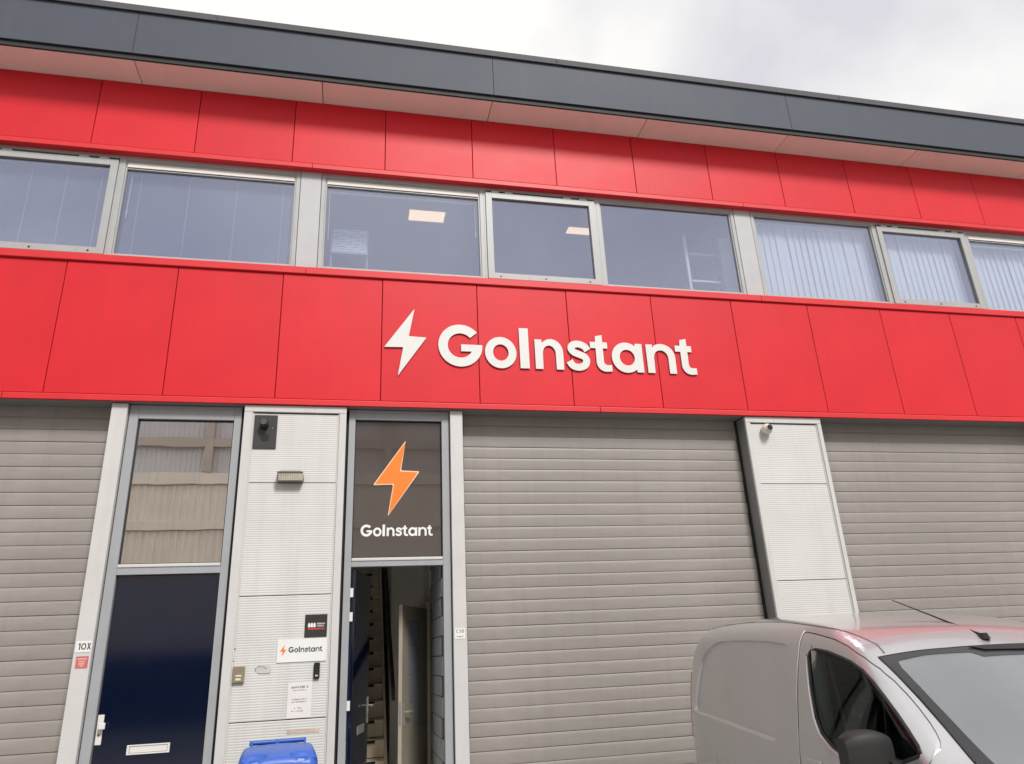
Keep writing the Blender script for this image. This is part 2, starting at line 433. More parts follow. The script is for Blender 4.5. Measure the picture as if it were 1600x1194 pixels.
# trims: bottom flange of the lower band (in lengths), sill of the lower band, bottom flange of the upper band
cuts = [XL, -3.815 - 5.0, -3.815, 2.62, 9.05, XR]
for a, b in zip(cuts, cuts[1:]):
    pr = [(-0.006, 4.440), (0.03, 4.440), (0.03, 4.432), (0.25, 4.432), (0.25, 4.428), (0.02, 4.428), (0.02, 4.382), (0.008, 4.372), (-0.010, 4.372), (-0.010, 4.430)]
    part('flange', MB().prism([(-0.012, 4.372), (0.022, 4.372), (0.022, 4.441), (-0.004, 4.441), (-0.012, 4.432)], 'x', a + 0.003, b - 0.003), MT['redtrim'], B, bev=0.003)
for a, b in zip([XL, -6.9, -0.9, 5.06, 11.05], [-6.9, -0.9, 5.06, 11.05, XR]):
    part('window_sill', MB().prism([(-0.028, 6.008), (0.0, 6.003), (0.10, 6.003), (0.10, 6.095), (-0.020, 6.098), (-0.028, 6.090)], 'x', a + 0.002, b - 0.002), MT['redtrim'], B, bev=0.003)
    part('flange', MB().prism([(-0.010, 7.518), (0.088, 7.518), (0.088, 7.55), (0.03, 7.586), (-0.003, 7.588), (-0.010, 7.578)], 'x', a + 0.002, b - 0.002), MT['redtrim'], B, bev=0.003)
# soffit boards
SX = [XL] + [-3.0 + 2.187 * k for k in range(-4, 10)] + [XR]
SX = sorted(x for x in set(SX) if XL <= x <= XR)
for a, b in zip(SX, SX[1:]):
    part('soffit_board', MB().box(a + 0.005, b - 0.005, -0.375, 0.028, 8.552, 8.575), MT['soffit'], B)
part('soffit_backing', MB().box(XL, XR, -0.36, 0.028, 8.580, 8.60), MT['seal'], B)
part('drip_edge', MB().box(XL, XR, -0.402, -0.378, 8.556, 8.66), MT['rubber'], B)
# fascia and coping
FX = [XL] + [-3.02 + 4.41 * k for k in range(-2, 5)] + [XR]
for a, b in zip(FX, FX[1:]):
    if b - a < 0.1: continue
    part('fascia_panel', MB().box(a + 0.0018, b - 0.0018, -0.422, -0.404, 8.628, 9.285), MT['fascia'], B, bev=0.003)
    part('fascia_hem', MB().box(a + 0.003, b - 0.003, -0.428, -0.4225, 8.624, 8.652), MT['fascia'], B, bev=0.002)
part('fascia_backing', MB().box(XL, XR, -0.40, -0.361, 8.665, 9.30), MT['rubber'], B)
for a, b in zip(FX, FX[1:]):
    if b - a < 0.1: continue
    a2, b2 = a + 0.9, b + 0.9
    part('coping', MB().prism([(-0.452, 9.262), (-0.440, 9.262), (-0.440, 9.33), (0.2, 9.34), (0.2, 9.375), (-0.44, 9.366), (-0.452, 9.356)], 'x', max(a2, XL) + 0.002, min(b2, XR) - 0.002), MT['coping'], B, bev=0.003)

# upper windows -----------------------------------------------------
WZ0, WZ1 = 6.135, 7.512
def window_frame(Wd, x0, x1, fw=0.055, y0=0.090, y1=0.165, z0=6.0985, z1=WZ1 + 0.03, m='frame', top=None):
    tp = top or fw
    mb = MB()
    mb.box(x0, x0 + fw, y0, y1, z0, z1); mb.box(x1 - fw, x1, y0, y1, z0, z1)
    mb.box(x0 + fw, x1 - fw, y0, y1, z1 - tp, z1); mb.box(x0 + fw, x1 - fw, y0, y1, z0, WZ0 + fw * 0.75)
    return part('frame', mb, MT[m], Wd, bev=0.002)
def bead(Wd, x0, x1, z0, z1, wdt, y0, y1, m='frame', name='glazing_bead'):
    mb = MB()
    mb.box(x0, x0 + wdt, y0, y1, z0, z1); mb.box(x1 - wdt, x1, y0, y1, z0, z1)
    mb.box(x0 + wdt, x1 - wdt, y0, y1, z1 - wdt, z1); mb.box(x0 + wdt, x1 - wdt, y0, y1, z0, z0 + wdt)
    return part(name, mb, MT[m], Wd, bev=0.0015)
def fixed_window(x0, x1, vent=False):
    Wd = holder('window', B, ((x0 + x1) / 2, 0.1, WZ0))
    window_frame(Wd, x0, x1, 0.050, top=0.075)
    bead(Wd, x0 + 0.0505, x1 - 0.0505, WZ0 + 0.034, WZ1 - 0.0455, 0.018, 0.104, 0.150)
    bead(Wd, x0 + 0.0685, x1 - 0.0685, WZ0 + 0.052, WZ1 - 0.0635, 0.005, 0.112, 0.150, 'reveal', 'gasket')
    part('pane', MB().box(x0 + 0.066, x1 - 0.066, 0.124, 0.134, WZ0 + 0.05, WZ1 - 0.062), MT['glass'], Wd)
    part('bottom_bar', MB().box(x0 + 0.03, x1 - 0.03, 0.078, 0.0895, WZ0 + 0.006, WZ0 + 0.030), MT['frame'], Wd, bev=0.003)
    if vent:
        a, b = x0 + 0.069, x1 - 0.069
        part('trickle_vent', MB().prism([(0.096, 7.398), (0.098, 7.372), (0.123, 7.372), (0.123, 7.446), (0.112, 7.446)], 'x', a, b), MT['ventmetal'], Wd, bev=0.002)
        part('vent_slot', MB().box(a, b, 0.106, 0.1235, 7.357, 7.3715), MT['rubber'], Wd)
        part('vent_lip', MB().box(a, b, 0.100, 0.1235, 7.344, 7.3565), MT['frame'], Wd, bev=0.002)
    return Wd
def sash_window(x0, x1):
    Wd = holder('window', B, ((x0 + x1) / 2, 0.1, WZ0))
    window_frame(Wd, x0, x1, 0.024, top=0.060)
    sx0, sx1, sz0, sz1 = x0 + 0.028, x1 - 0.028, WZ0 + 0.018, WZ1 - 0.068
    bead(Wd, sx0, sx1, sz0, sz1, 0.082, 0.072, 0.150, 'frame', 'sash')
    bead(Wd, sx0 + 0.0825, sx1 - 0.0825, sz0 + 0.0825, sz1 - 0.0825, 0.005, 0.082, 0.140, 'reveal', 'gasket')
    part('pane', MB().box(sx0 + 0.08, sx1 - 0.08, 0.104, 0.114, sz0 + 0.08, sz1 - 0.08), MT['glass'], Wd)
    wv = x1 - x0
    for fx in (0.10, 0.22, 0.74, 0.88):
        mb = MB().box(x0 + wv * fx - 0.055, x0 + wv * fx + 0.055, 0.064, 0.0895, WZ1 - 0.070, WZ1 - 0.046)
        part('hinge', mb, MT['frame'], Wd, bev=0.006)
    for fx in (0.12, 0.5, 0.88):
        part('drain_cap', MB().cyl((x0 + wv * fx, 0.0715, sz0 + 0.034), 'y', 0.011, -0.004, 12), MT['black'], Wd)
    return Wd
UNITS = [-12.755, -6.78, -0.78, 5.20, 11.175]
win_x = []
for u, x in enumerate(UNITS):
    end = min(x + 5.715, XR)
    if u == 1: xs_ = [x, x + 2.10, -3.11, -1.04]
    elif u == 2: xs_ = [x, 1.295, 2.862, 4.932]
    elif u == 3: xs_ = [x, 7.245, 8.848, 10.92]
    else: xs_ = [x, x + 2.075, x + 3.645, end]
    fixed_window(xs_[0], xs_[1], u == 2); sash_window(xs_[1], xs_[2]); fixed_window(xs_[2], xs_[3], u in (1, 3))
    win_x.append(xs_)
for a, b in ((-1.04, -0.78), (4.932, 5.20), (-7.04, -6.78), (10.92, 11.175)):
    part('window_post', MB().box(a + 0.006, b - 0.006, 0.086, 0.16, 6.0985, WZ1 + 0.03), MT['post'], B, bev=0.003)
    part('post_backing', MB().box(a - 0.002, b + 0.002, 0.13, 0.20, WZ0, WZ1 + 0.05), MT['rubber'], B)
    part('partition_wall', MB().box((a + b) / 2 - 0.06, (a + b) / 2 + 0.06, 0.22, 5.8, 5.30, 7.80), MT['roomwhite'], B)

# ground floor ------------------------------------------------------
FLZ = 4.371
def frame_piece(par, name, x0, x1, y0, y1, z0, z1, m, bev=0.003):
    return part(name, MB().box(x0, x1, y0, y1, z0, z1), MT[m], par, bev=bev)

SLAT_H = 0.1343
def slat_profile():
    # closed outline (y, z): gently bowed face with a rolled foot and a recessed joint
    h = SLAT_H
    return [(0.0085, 0.0), (0.0030, 0.0012), (0.0008, 0.004), (0.0, 0.010), (-0.0010, 0.045), (-0.0012, 0.07), (-0.0006, 0.10), (0.0003, h - 0.0085), (0.0020, h - 0.0050), (0.0075, h - 0.0045), (0.0075, h + 0.0012), (0.024, h + 0.001), (0.024, 0.0)]
def roller(x0, x1, label=None):
    D = holder('roller_door', B, ((x0 + x1) / 2, 0.25, GZ))
    me = mesh_of('slat', MB().prism(slat_profile(), 'x', -(x1 - x0) / 2 + 0.03, (x1 - x0) / 2 - 0.03), MT['slat'])
    me.polygons.foreach_set('use_smooth', [len(p.vertices) == 4 for p in me.polygons]); me.set_sharp_from_angle(angle=R(25))
    z = 3.048 + SLAT_H * 9
    while z > GZ + 0.10:
        inst('slat', me, D, ((x0 + x1) / 2 + random.uniform(-.004, .004), 0.25 + random.uniform(-.0015, .0015), z),
             (random.uniform(-.006, .006), random.uniform(-.0006, .0006), random.uniform(-.0004, .0004)))
        z -= SLAT_H
    part('bottom_bar', MB().box(x0 + 0.03, x1 - 0.03, 0.24, 0.285, GZ + 0.01, z + SLAT_H - 0.006), MT['reveal'], D, bev=0.004)
    for a, b in ((x0, x0 + 0.028), (x1 - 0.028, x1)):
        part('side_seal', MB().box(a, b, 0.235, 0.29, GZ, FLZ), MT['rubber'], D)
    part('dark_backing', MB().box(x0 + 0.01, x1 - 0.01, 0.292, 0.32, GZ, FLZ), MT['rubber'], D)
    return D
roller(0.945, 4.543); roller(5.62, 9.22); roller(-6.32, -2.792); roller(-10.98, -7.45)
# lintel underside over the openings
for a, b in ((-11, -7.45), (-6.32, -2.79), (-2.79, -1.455), (-0.366, 0.95), (0.95, 4.54), (5.62, 13.0)):
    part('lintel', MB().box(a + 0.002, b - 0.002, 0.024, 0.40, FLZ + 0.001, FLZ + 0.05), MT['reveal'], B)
part('ground_wall', MB().box(10.6, XR, 0.10, 0.3, GZ, FLZ), MT['concrete'], B)
part('ground_wall', MB().box(XL, -10.98, 0.10, 0.3, GZ, FLZ), MT['concrete'], B)

# pilasters with ribbed panels
def ribbed(par, x0, x1, z0, z1, y=0.044, pitch=0.0235, amp=0.0024):
    mb = MB(); n = max(1, round((z1 - z0) / pitch)); vs = []; fs = []
    K = 6
    for i in range(n * K + 1):
        z = z0 + (z1 - z0) * i / (n * K)
        ph = (i % K) / K
        d = -amp * (1 - abs(2 * ph - 1) ** 3) if 0 < i < n * K else 0
        vs += [(x0, y + d, z), (x1, y + d, z)]
    for i in range(n * K):
        a = 2 * i; fs.append((a, a + 1, a + 3, a + 2))
    mb.add(vs, fs)
    me_o = part('ribbed_panel', mb, MT['cream'], par, smooth=60)
    return me_o
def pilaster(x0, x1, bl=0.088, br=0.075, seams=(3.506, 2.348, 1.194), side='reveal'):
    Pp = holder('pilaster', B, ((x0 + x1) / 2, 0.05, GZ))
    zt, zb = 4.368, GZ
    part('corner_profile', MB().box(x0, x0 + bl, 0.020, 0.060, zb, zt - 0.078), MT['alu'], Pp, bev=0.004)
    part('corner_profile', MB().box(x1 - br, x1, 0.020, 0.060, zb, zt - 0.078), MT['alu'], Pp, bev=0.004)
    part('top_profile', MB().box(x0, x1, 0.020, 0.060, zt - 0.077, zt), MT['alu'], Pp, bev=0.004)
    part('inner_frame', MB().box(x0 + bl + 0.0005, x0 + bl + 0.014, 0.036, 0.060, zb, zt - 0.079).box(x1 - br - 0.014, x1 - br - 0.0005, 0.036, 0.060, zb, zt - 0.079), MT['cream'], Pp)
    part('backing', MB().box(x0 + 0.01, x1 - 0.01, 0.062, 0.075, zb, zt - 0.005), MT['rubber'], Pp)
    zz = [zt - 0.086] + list(seams) + [zb + 0.05]
    for a, b in zip(zz, zz[1:]):
        ribbed(Pp, x0 + bl + 0.015, x1 - br - 0.015, b + 0.004, a - 0.004)
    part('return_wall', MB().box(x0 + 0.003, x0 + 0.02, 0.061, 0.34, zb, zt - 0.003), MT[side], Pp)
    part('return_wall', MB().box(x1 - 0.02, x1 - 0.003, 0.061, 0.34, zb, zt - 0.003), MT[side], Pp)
    return Pp
pilaster(-1.455, -0.369)
pilaster(4.544, 5.617, 0.065, 0.055)
pilaster(-7.45, -6.32)
# a third door bay to the right, beyond the third roller door
pilaster(9.22, 10.6)
# light jamb beams beside the door frames
part('jamb_post', MB().box(-2.790, -2.634, 0.05, 0.34, GZ, 4.364), MT['alu'], B, bev=0.004)
part('jamb_post', MB().box(0.800, 0.943, 0.05, 0.34, GZ, 4.364), MT['alu'], B, bev=0.004)
part('shadow_gap', MB().box(-2.634, -2.624, 0.12, 0.3, GZ, 4.36).box(0.790, 0.800, 0.12, 0.3, GZ, 4.36).box(-1.490, -1.452, 0.13, 0.3, GZ, 4.36).box(-0.372, -0.340, 0.15, 0.3, GZ, 4.36), MT['rubber'], B)

def entrance(x0, x1, gx0, gx1, dz, gz0, gz1, pane):
    """aluminium frame with a transom light above the door opening"""
    E = holder('door_frame', B, ((x0 + x1) / 2, 0.12, GZ))
    y0, y1 = 0.105, 0.185
    part('frame_post', MB().box(x0, gx0, y0, y1, GZ, 4.366), MT['doorframe'], E, bev=0.003)
    part('frame_post', MB().box(gx1, x1, y0, y1, GZ, 4.366), MT['doorframe'], E, bev=0.003)
    part('frame_head', MB().box(gx0, gx1, y0 + 0.002, y1, gz1, 4.366), MT['doorframe'], E, bev=0.003)
    part('transom_bar', MB().box(gx0, gx1, y0 + 0.002, y1, dz, gz0 - 0.012), MT['doorframe'], E, bev=0.003)
    part('drip_bead', MB().box(gx0 + 0.002, gx1 - 0.002, 0.098, 0.15, gz0 - 0.0115, gz0 + 0.022), MT['alu'], E, bev=0.006)
    bead(E, gx0 + 0.0005, gx1 - 0.0005, gz0 + 0.0225, gz1 - 0.0005, 0.010, 0.135, 0.180, 'rubber', 'gasket')
    part('transom_pane', MB().box(gx0 + 0.008, gx1 - 0.008, 0.156, 0.166, gz0 + 0.02, gz1 - 0.008), pane, E)
    return E
entrance(-2.624, -1.490, -2.534, -1.566, 2.592, 2.672, 4.215, MT['transom'])
entrance(-0.340, 0.790, -0.268, 0.706, 2.622, 2.690, 4.252, MT['film'])

# the closed navy door
Dn = holder('entrance_door', B, (-2.05, 0.16, GZ))
part('door_leaf', MB().box(-2.529, -1.571, 0.150, 0.195, 0.16, 2.588), MT['navy'], Dn, bev=0.004)
part('threshold', MB().box(-2.534, -1.566, 0.10, 0.20, GZ, 0.155), MT['steel'], Dn, bev=0.004)
part('handle_plate', MB().prism(rrect(-2.523, -2.470, 1.075, 1.330, 0.004), 'y', 0.149, 0.140), MT['whitemetal'], Dn, bev=0.002)
part('door_knob', MB().box(-2.497, -2.441, 0.085, 0.105, 1.207, 1.263).cyl((-2.470, 0.14, 1.235), 'y', 0.014, -0.036, 16), MT['whitemetal'], Dn, bev=0.004)
part('keyhole', MB().cyl((-2.498, 0.1395, 1.158), 'y', 0.010, -0.003, 14), MT['ink'], Dn)
part('letter_flap', MB().box(-2.243, -1.872, 0.1385, 0.1495, 0.974, 0.986).box(-2.243, -1.872, 0.1385, 0.1495, 1.045, 1.057).box(-2.243, -2.222, 0.1385, 0.1495, 0.986, 1.045).box(-1.893, -1.872, 0.1385, 0.1495, 0.986, 1.045).box(-2.219, -1.896, 0.143, 0.1495, 0.989, 1.041), MT['whitemetal'], Dn, bev=0.002)

# the open door: hinged on the left post, swung into the hall
Do = holder('entrance_door', B, (-0.258, 0.17, GZ))
Do['label'] = 'open navy entrance door swung into the hall'
_ang = math.atan2(0.93, 0.185)
def dloc(mb):   # leaf coordinates: x along the leaf from the hinge, y thickness, z
    mb.v = [(v[0] * math.cos(_ang) - v[1] * math.sin(_ang), v[0] * math.sin(_ang) + v[1] * math.cos(_ang), v[2]) for v in mb.v]
    return mb
def dpart(name, mb, m, bev=0.0): return part(name, dloc(mb), MT[m], Do, bev=bev, local=True)
dpart('door_leaf', MB().box(0.0, 0.95, -0.04, 0.005, 0.10, 2.56), 'navy', 0.003)
dpart('edge_strip', MB().box(0.9505, 0.957, -0.036, 0.001, 0.10, 2.55), 'stepdark')
dpart('handle_plate', MB().box(0.885, 0.935, -0.050, -0.0405, 1.00, 1.26), 'steel', 0.002)
dpart('lever_handle', MB().box(0.90, 0.915, -0.10, -0.05, 1.17, 1.185).box(0.78, 0.915, -0.115, -0.10, 1.168, 1.187), 'steel', 0.003)
dpart('letter_flap', MB().box(0.33, 0.70, -0.048, -0.0405, 0.93, 1.01), 'steel', 0.002)
for z in (2.36, 2.12, 1.28):
    part('hinge', MB().box(-0.268, -0.236, 0.098, 0.104, z - 0.045, z + 0.045).cyl((-0.262, 0.11, z - 0.045), 'z', 0.009, 0.09, 12), MT['whitemetal'], Do)

# entrance hall behind the open door
part('hall_floor', MB().box(-0.34, 0.74, 0.2, 5.6, GZ, 0.10), MT['hall'], B)
part('hall_wall', MB().box(-0.36, -0.30, 0.30, 5.6, 0.10, 4.70), MT['hall'], B)
part('hall_wall', MB().box(0.27, 0.80, 2.25, 2.35, 0.10, 4.70), MT['hall'], B)
part('hall_wall', MB().box(0.70, 0.80, 1.52, 2.25, 0.10, 4.70), MT['hall'], B)
part('hall_wall', MB().box(0.27, 0.33, 2.35, 5.6, 0.10, 4.70), MT['hall'], B)
part('hall_back_wall', MB().box(-0.36, 0.33, 5.6, 5.7, 0.10, 4.70), MT['hall'], B)
part('hall_ceiling', MB().box(0.27, 0.80, 0.3, 2.25, 4.45, 4.55).box(-0.36, 0.27, 0.3, 0.80, 4.45, 4.55), MT['hall'], B)
# side wall of grey blocks
bw = part('block_wall', MB().box(0.716, 0.80, 0.20, 1.42, 0.10, 4.45), MT['mortar'], B)
bme = mesh_of('block', MB().box(-0.012, 0.012, -0.1975, 0.1975, -0.0955, 0.0955), MT['block'])
for r in range(20):
    off = 0.2 if r % 2 else 0.0
    for k in range(4):
        yc = 0.20 + off + 0.4 * k
        if yc - 0.19 < 0.19 or yc + 0.19 > 1.62 and False: continue
        if yc > 1.25: continue
        inst('block', bme, bw, (0.708 + random.uniform(-.002, .002), yc, 0.20 + 0.2 * r), bev=0.004)
# inner door in the side wall, standing open
ID = holder('inner_door', B, (0.66, 1.46, 0.10))
ID['label'] = 'cream inner door standing open with papers pinned on it'
part('door_post', MB().box(0.640, 0.70, 1.425, 1.515, 0.10, 2.34), MT['ijamb'], ID, bev=0.003)
part('door_head', MB().box(0.640, 0.70, 1.515, 2.24, 2.27, 2.34), MT['ijamb'], ID, bev=0.003)
_a2 = math.atan2(0.62 - 1.44, 0.285 - 0.645)
def iloc(mb):
    mb.v = [(v[0] * math.cos(_a2) - v[1] * math.sin(_a2), v[0] * math.sin(_a2) + v[1] * math.cos(_a2), v[2]) for v in mb.v]
    mb.v = [(v[0] - 0.66 + 0.645, v[1] - 1.46 + 1.43, v[2] - 0.10) for v in mb.v]
    return mb
def ipart(name, mb, m, bev=0.0): return part(name, iloc(mb), MT[m], ID, bev=bev, local=True)
LW = 0.88
ipart('door_leaf', MB().box(0, LW, -0.02, 0.02, 0.12, 2.255), 'idoor_shade', 0.003)
ipart('handle_plate', MB().box(LW - 0.09, LW - 0.055, 0.0205, 0.028, 1.02, 1.24), 'steel', 0.002)
ipart('lever_handle', MB().box(LW - 0.08, LW - 0.065, 0.028, 0.07, 1.15, 1.165).box(LW - 0.19, LW - 0.065, 0.07, 0.083, 1.148, 1.167), 'steel', 0.003)
ipart('painted_lit_edge', MB().box(LW, LW + 0.004, -0.02, 0.02, 0.12, 2.255), 'ijamb')  # paler strip paints in the light on the leaf's free edge
ipart('lock_plate', MB().box(LW + 0.0045, LW + 0.006, -0.011, 0.011, 1.03, 1.26), 'steel')
# pinned sheets: things of their own
for k, (u0, u1, z0, z1, lab) in enumerate(((0.30, 0.68, 1.82, 2.10, 'topmost of the grey sheets pinned on the open inner door'), (0.30, 0.69, 1.52, 1.80, 'second sheet from the top pinned on the open inner door'),
                                     (0.28, 0.66, 1.24, 1.50, 'third sheet from the top pinned on the open inner door'), (0.26, 0.52, 0.98, 1.22, 'lowest sheet pinned on the open inner door, below its handle'))):
    mb = MB().box(u0, u1, 0.0215, 0.023, z0, z1)
    mb.v = [(v[0] * math.cos(_a2) - v[1] * math.sin(_a2) + 0.645, v[0] * math.sin(_a2) + v[1] * math.cos(_a2) + 1.43, v[2]) for v in mb.v]
    tag(part('pinned_sheet', mb, MT['sheet'], None), lab, 'paper', 'sheets pinned on the inner door')
# stairs
ST = holder('staircase', B, (-0.05, 1.2, 0.10))
part('stringer', MB().prism([(1.10, 0.10), (1.30, 0.10), (4.6, 3.05), (4.6, 3.35)], 'x', 0.185, 0.215), MT['step'], ST)
for k in range(1, 20):
    zt = 0.2 * k + 0.0; yy = 1.2 + 0.228 * (k - 1) - 0.03
    part('riser', MB().box(-0.295, 0.183, yy, yy + 0.02, zt - 0.192, zt - 0.040), MT['step'], ST)
    part('tread', MB().box(-0.295, 0.183, yy - 0.022, yy + 0.24, zt - 0.038, zt - 0.001), MT['step'], ST, bev=0.004)
    part('tread_strip', MB().box(-0.20, 0.075, yy - 0.026, yy - 0.0225, zt - 0.040, zt - 0.004), MT['stepdark'], ST)
part('hand_rail', MB().prism([(0.95, 1.26), (0.95, 1.40), (3.6, 3.18), (3.6, 3.04)], 'x', 0.218, 0.255), MT['rail'], B, bev=0.004)

# ------------------------------------------------------------------ opposite side of the street (seen in the glass)
def corrugated(name, par, x0, x1, z0, z1, y, m, pitch=0.22, amp=0.03):
    mb = MB(); n = int((x1 - x0) / pitch); vs = []; fs = []
    pat = [(0, 0), (0.30, 0), (0.42, 1), (0.85, 1), (0.97, 0)]
    xs2 = []
    for i in range(n):
        for p, d in pat: xs2.append((x0 + (i + p) * pitch, d))
    for x, d in xs2: vs += [(x, y + d * amp, z0), (x, y + d * amp, z1)]
    for i in range(len(xs2) - 1):
        a = 2 * i; fs.append((a + 2, a, a + 1, a + 3))
    mb.add(vs, fs)
    return part(name, mb, MT[m], par)
OY = -17.5
WH = thing('warehouse', 'beige corrugated warehouse across the street, reflected in the glass', 'building', (-2, OY, GZ))
part('body', MB().box(-30, 26, OY - 14, OY - 0.06, GZ, 10.4), MT['steelbeam'], WH)
part('plinth', MB().box(-30, 26, OY - 0.05, OY + 0.10, GZ, 2.2), MT['plinth'], WH)
corrugated('cladding', WH, -30, 26, 2.2, 5.93, OY + 0.02, 'beigeclad')
corrugated('cladding', WH, -30, 26, 6.22, 7.45, OY + 0.05, 'beigeclad')
part('girder', MB().box(-30, 26, OY, OY + 0.16, 5.94, 6.21), MT['beigeclad'], WH)
corrugated('translucent_band', WH, -30, 26, 7.85, 10.4, OY, 'greyclad', 0.16, 0.02)
part('girder', MB().box(-30, 26, OY, OY + 0.22, 7.46, 7.84), MT['beigeclad'], WH)
part('girder', MB().box(-30, 26, OY, OY + 0.25, 8.75, 9.05), MT['steelbeam'], WH)
for x in (-29.2, -23.2, -17.2, -11.2, -5.25, 0.8, 6.8, 12.8, 18.8):
    part('column', MB().box(x, x + 0.28, OY + 0.03, OY + 0.27, 7.85, 10.4), MT['steelbeam'], WH)
part('roof_edge', MB().box(-30.2, 26.2, OY - 0.3, OY + 0.5, 10.4, 10.7), MT['steelbeam'], WH)

# ------------------------------------------------------------------ lettering
def arc(cx, cz, rx, rz, a0, a1, n=20):
    return [(cx + rx * math.cos(R(a0 + (a1 - a0) * k / n)), cz + rz * math.sin(R(a0 + (a1 - a0) * k / n))) for k in range(n + 1)]
def spline_offset(pts, h, n=8):
    P = []
    for i in range(len(pts) - 1):
        p0 = pts[max(i - 1, 0)]; p1 = pts[i]; p2 = pts[i + 1]; p3 = pts[min(i + 2, len(pts) - 1)]
        for k in range(n):
            t = k / n
            P.append(tuple(0.5 * (2 * p1[j] + (p2[j] - p0[j]) * t + (2 * p0[j] - 5 * p1[j] + 4 * p2[j] - p3[j]) * t * t + (3 * p1[j] - p0[j] - 3 * p2[j] + p3[j]) * t ** 3) for j in (0, 1)))
    P.append(pts[-1])
    L, Rr = [], []
    for i in range(len(P)):
        a = P[max(i - 1, 0)]; b = P[min(i + 1, len(P) - 1)]
        dx, dz = b[0] - a[0], b[1] - a[1]; l = math.hypot(dx, dz)
        L.append((P[i][0] - dz / l * h, P[i][1] + dx / l * h)); Rr.append((P[i][0] + dz / l * h, P[i][1] - dx / l * h))
    return L + Rr[::-1]
def glyph(ch, w=0.36):
    if ch == 'G':
        c = (0.255, 0.265)
        i0 = math.degrees(math.asin(-0.075 / 0.155))
        return [arc(*c, 0.265, 0.272, 40, 363, 40) + [(0.262, 0.279), (0.262, 0.19)] + [(c[0] + 0.1357, 0.19)] + arc(*c, 0.153, 0.158, 360 + i0 - 2, 40, 34)], 0.52
    if ch == 'o':
        return [arc(0.19, 0.194, 0.193, 0.204, 0, 360, 40)[:-1], arc(0.19, 0.194, 0.096, 0.107, 0, 360, 32)[:-1]], 0.385
    if ch == 'I':
        return [[(0, 0), (0.114, 0), (0.114, 0.53), (0, 0.53)]], 0.114
    if ch == 'n':
        s = 0.094
        return [[(0, 0), (0, 0.388), (0.088, 0.388), (0.088, 0.345)] + arc(0.205, 0.222, w - 0.205, 0.178, 118, 0, 16) + [(w, 0), (w - s, 0)] + arc(w / 2 + 0.002, 0.208, w / 2 - s - 0.002, 0.105, 0, 180, 14) + [(s, 0)]], w
    if ch == 's':
        return [spline_offset([(0.272, 0.268), (0.232, 0.322), (0.155, 0.350), (0.082, 0.332), (0.062, 0.284), (0.092, 0.240), (0.155, 0.212), (0.222, 0.184), (0.250, 0.132), (0.222, 0.068), (0.152, 0.040), (0.075, 0.056), (0.030, 0.118)], 0.045)], 0.30
    if ch == 't':
        return [[(0.07, 0.305), (0, 0.305), (0, 0.388), (0.07, 0.388), (0.077, 0.468), (0.165, 0.487), (0.165, 0.388), (0.225, 0.388), (0.225, 0.305), (0.165, 0.305), (0.165, 0.13)] + arc(0.212, 0.13, 0.047, 0.048, 180, 270, 6) + [(0.265, 0.084), (0.265, 0.0), (0.20, -0.006)] + arc(0.19, 0.12, 0.12, 0.126, 270, 180, 10)], 0.265
    if ch == 'a':
        return [[(0.408, 0.0), (0.408, 0.388), (0.316, 0.388), (0.316, 0.355)] + arc(0.19, 0.194, 0.193, 0.204, 52, 308, 34) + [(0.316, 0.033), (0.316, 0.0)], arc(0.20, 0.194, 0.100, 0.107, 0, 360, 32)[:-1]], 0.413
def flat_shape(name, loops, m, depth, parent, loc, scale=1.0, edge=None, bev=0.0):
    """filled outline in the XZ plane, front at loc.y - depth, made into a mesh"""
    cu = bpy.data.curves.new(name, 'CURVE'); cu.dimensions = '2D'; cu.fill_mode = 'BOTH'
    cu.extrude = depth / 2; cu.bevel_depth = bev; cu.bevel_resolution = 0
    for lp in loops:
        sp = cu.splines.new('POLY'); sp.points.add(len(lp) - 1)
        for p, q in zip(sp.points, lp): p.co = (q[0] * scale, q[1] * scale, 0, 1)
        sp.use_cyclic_u = True
    tmp = bpy.data.objects.new('tmp', cu); COL.objects.link(tmp)
    dg = bpy.context.evaluated_depsgraph_get()
    me = bpy.data.meshes.new_from_object(tmp.evaluated_get(dg))
    bpy.data.objects.remove(tmp); bpy.data.curves.remove(cu)
    me.transform(Matrix.Rotation(R(90), 4, 'X'))      # XY -> XZ, +Z -> -Y
    me.transform(Matrix.Translation((0, -depth / 2, 0)))
    me.materials.clear(); me.materials.append(m)
    if edge is not None:
        me.materials.append(edge)
        for p in me.polygons:
            if abs(p.normal.y) < 0.5: p.material_index = 1
    o = bpy.data.objects.new(name, me); COL.objects.link(o)
    if parent: o.parent = parent
    o.location = Vector(loc) - (wp(parent) if parent else Vector((0, 0, 0)))
    return o
WORD = [('G', 0.0, 0), ('o', 0.554, 0), ('I', 0.980, 0), ('n', 1.171, 0.356), ('s', 1.572, 0), ('t', 1.882, 0), ('a', 2.160, 0), ('n', 2.622, 0.386), ('t', 3.020, 0)]
def wordmark(parent, x, z, y, scale, m, depth, edge=None, single=False, name='letter'):
    for ch, ox, wd in WORD:
        loops, _ = glyph(ch, wd or 0.36)
        flat_shape(name, loops, m, depth, parent, (x + ox * scale, y, z), scale, edge)
BOLT = [(0.350, 0.866), (0.284, 0.505), (0.494, 0.497), (0.160, 0.0), (0.220, 0.362), (0.0, 0.356)]
def rounded(poly, r=0.012):
    o = []
    n = len(poly)
    for i in range(n):
        p = Vector(poly[i]); a = Vector(poly[i - 1]); b = Vector(poly[(i + 1) % n])
        u = (a - p).normalized() * r; v = (b - p).normalized() * r
        for t in (0, .33, .67, 1): o.append(tuple(p + u * (1 - t) ** 2 + v * t * t))
    return o
SG = thing('shop_sign', 'large white raised GoInstant lettering with lightning bolt on the red band', 'sign', (2.0, -0.01, 4.9))
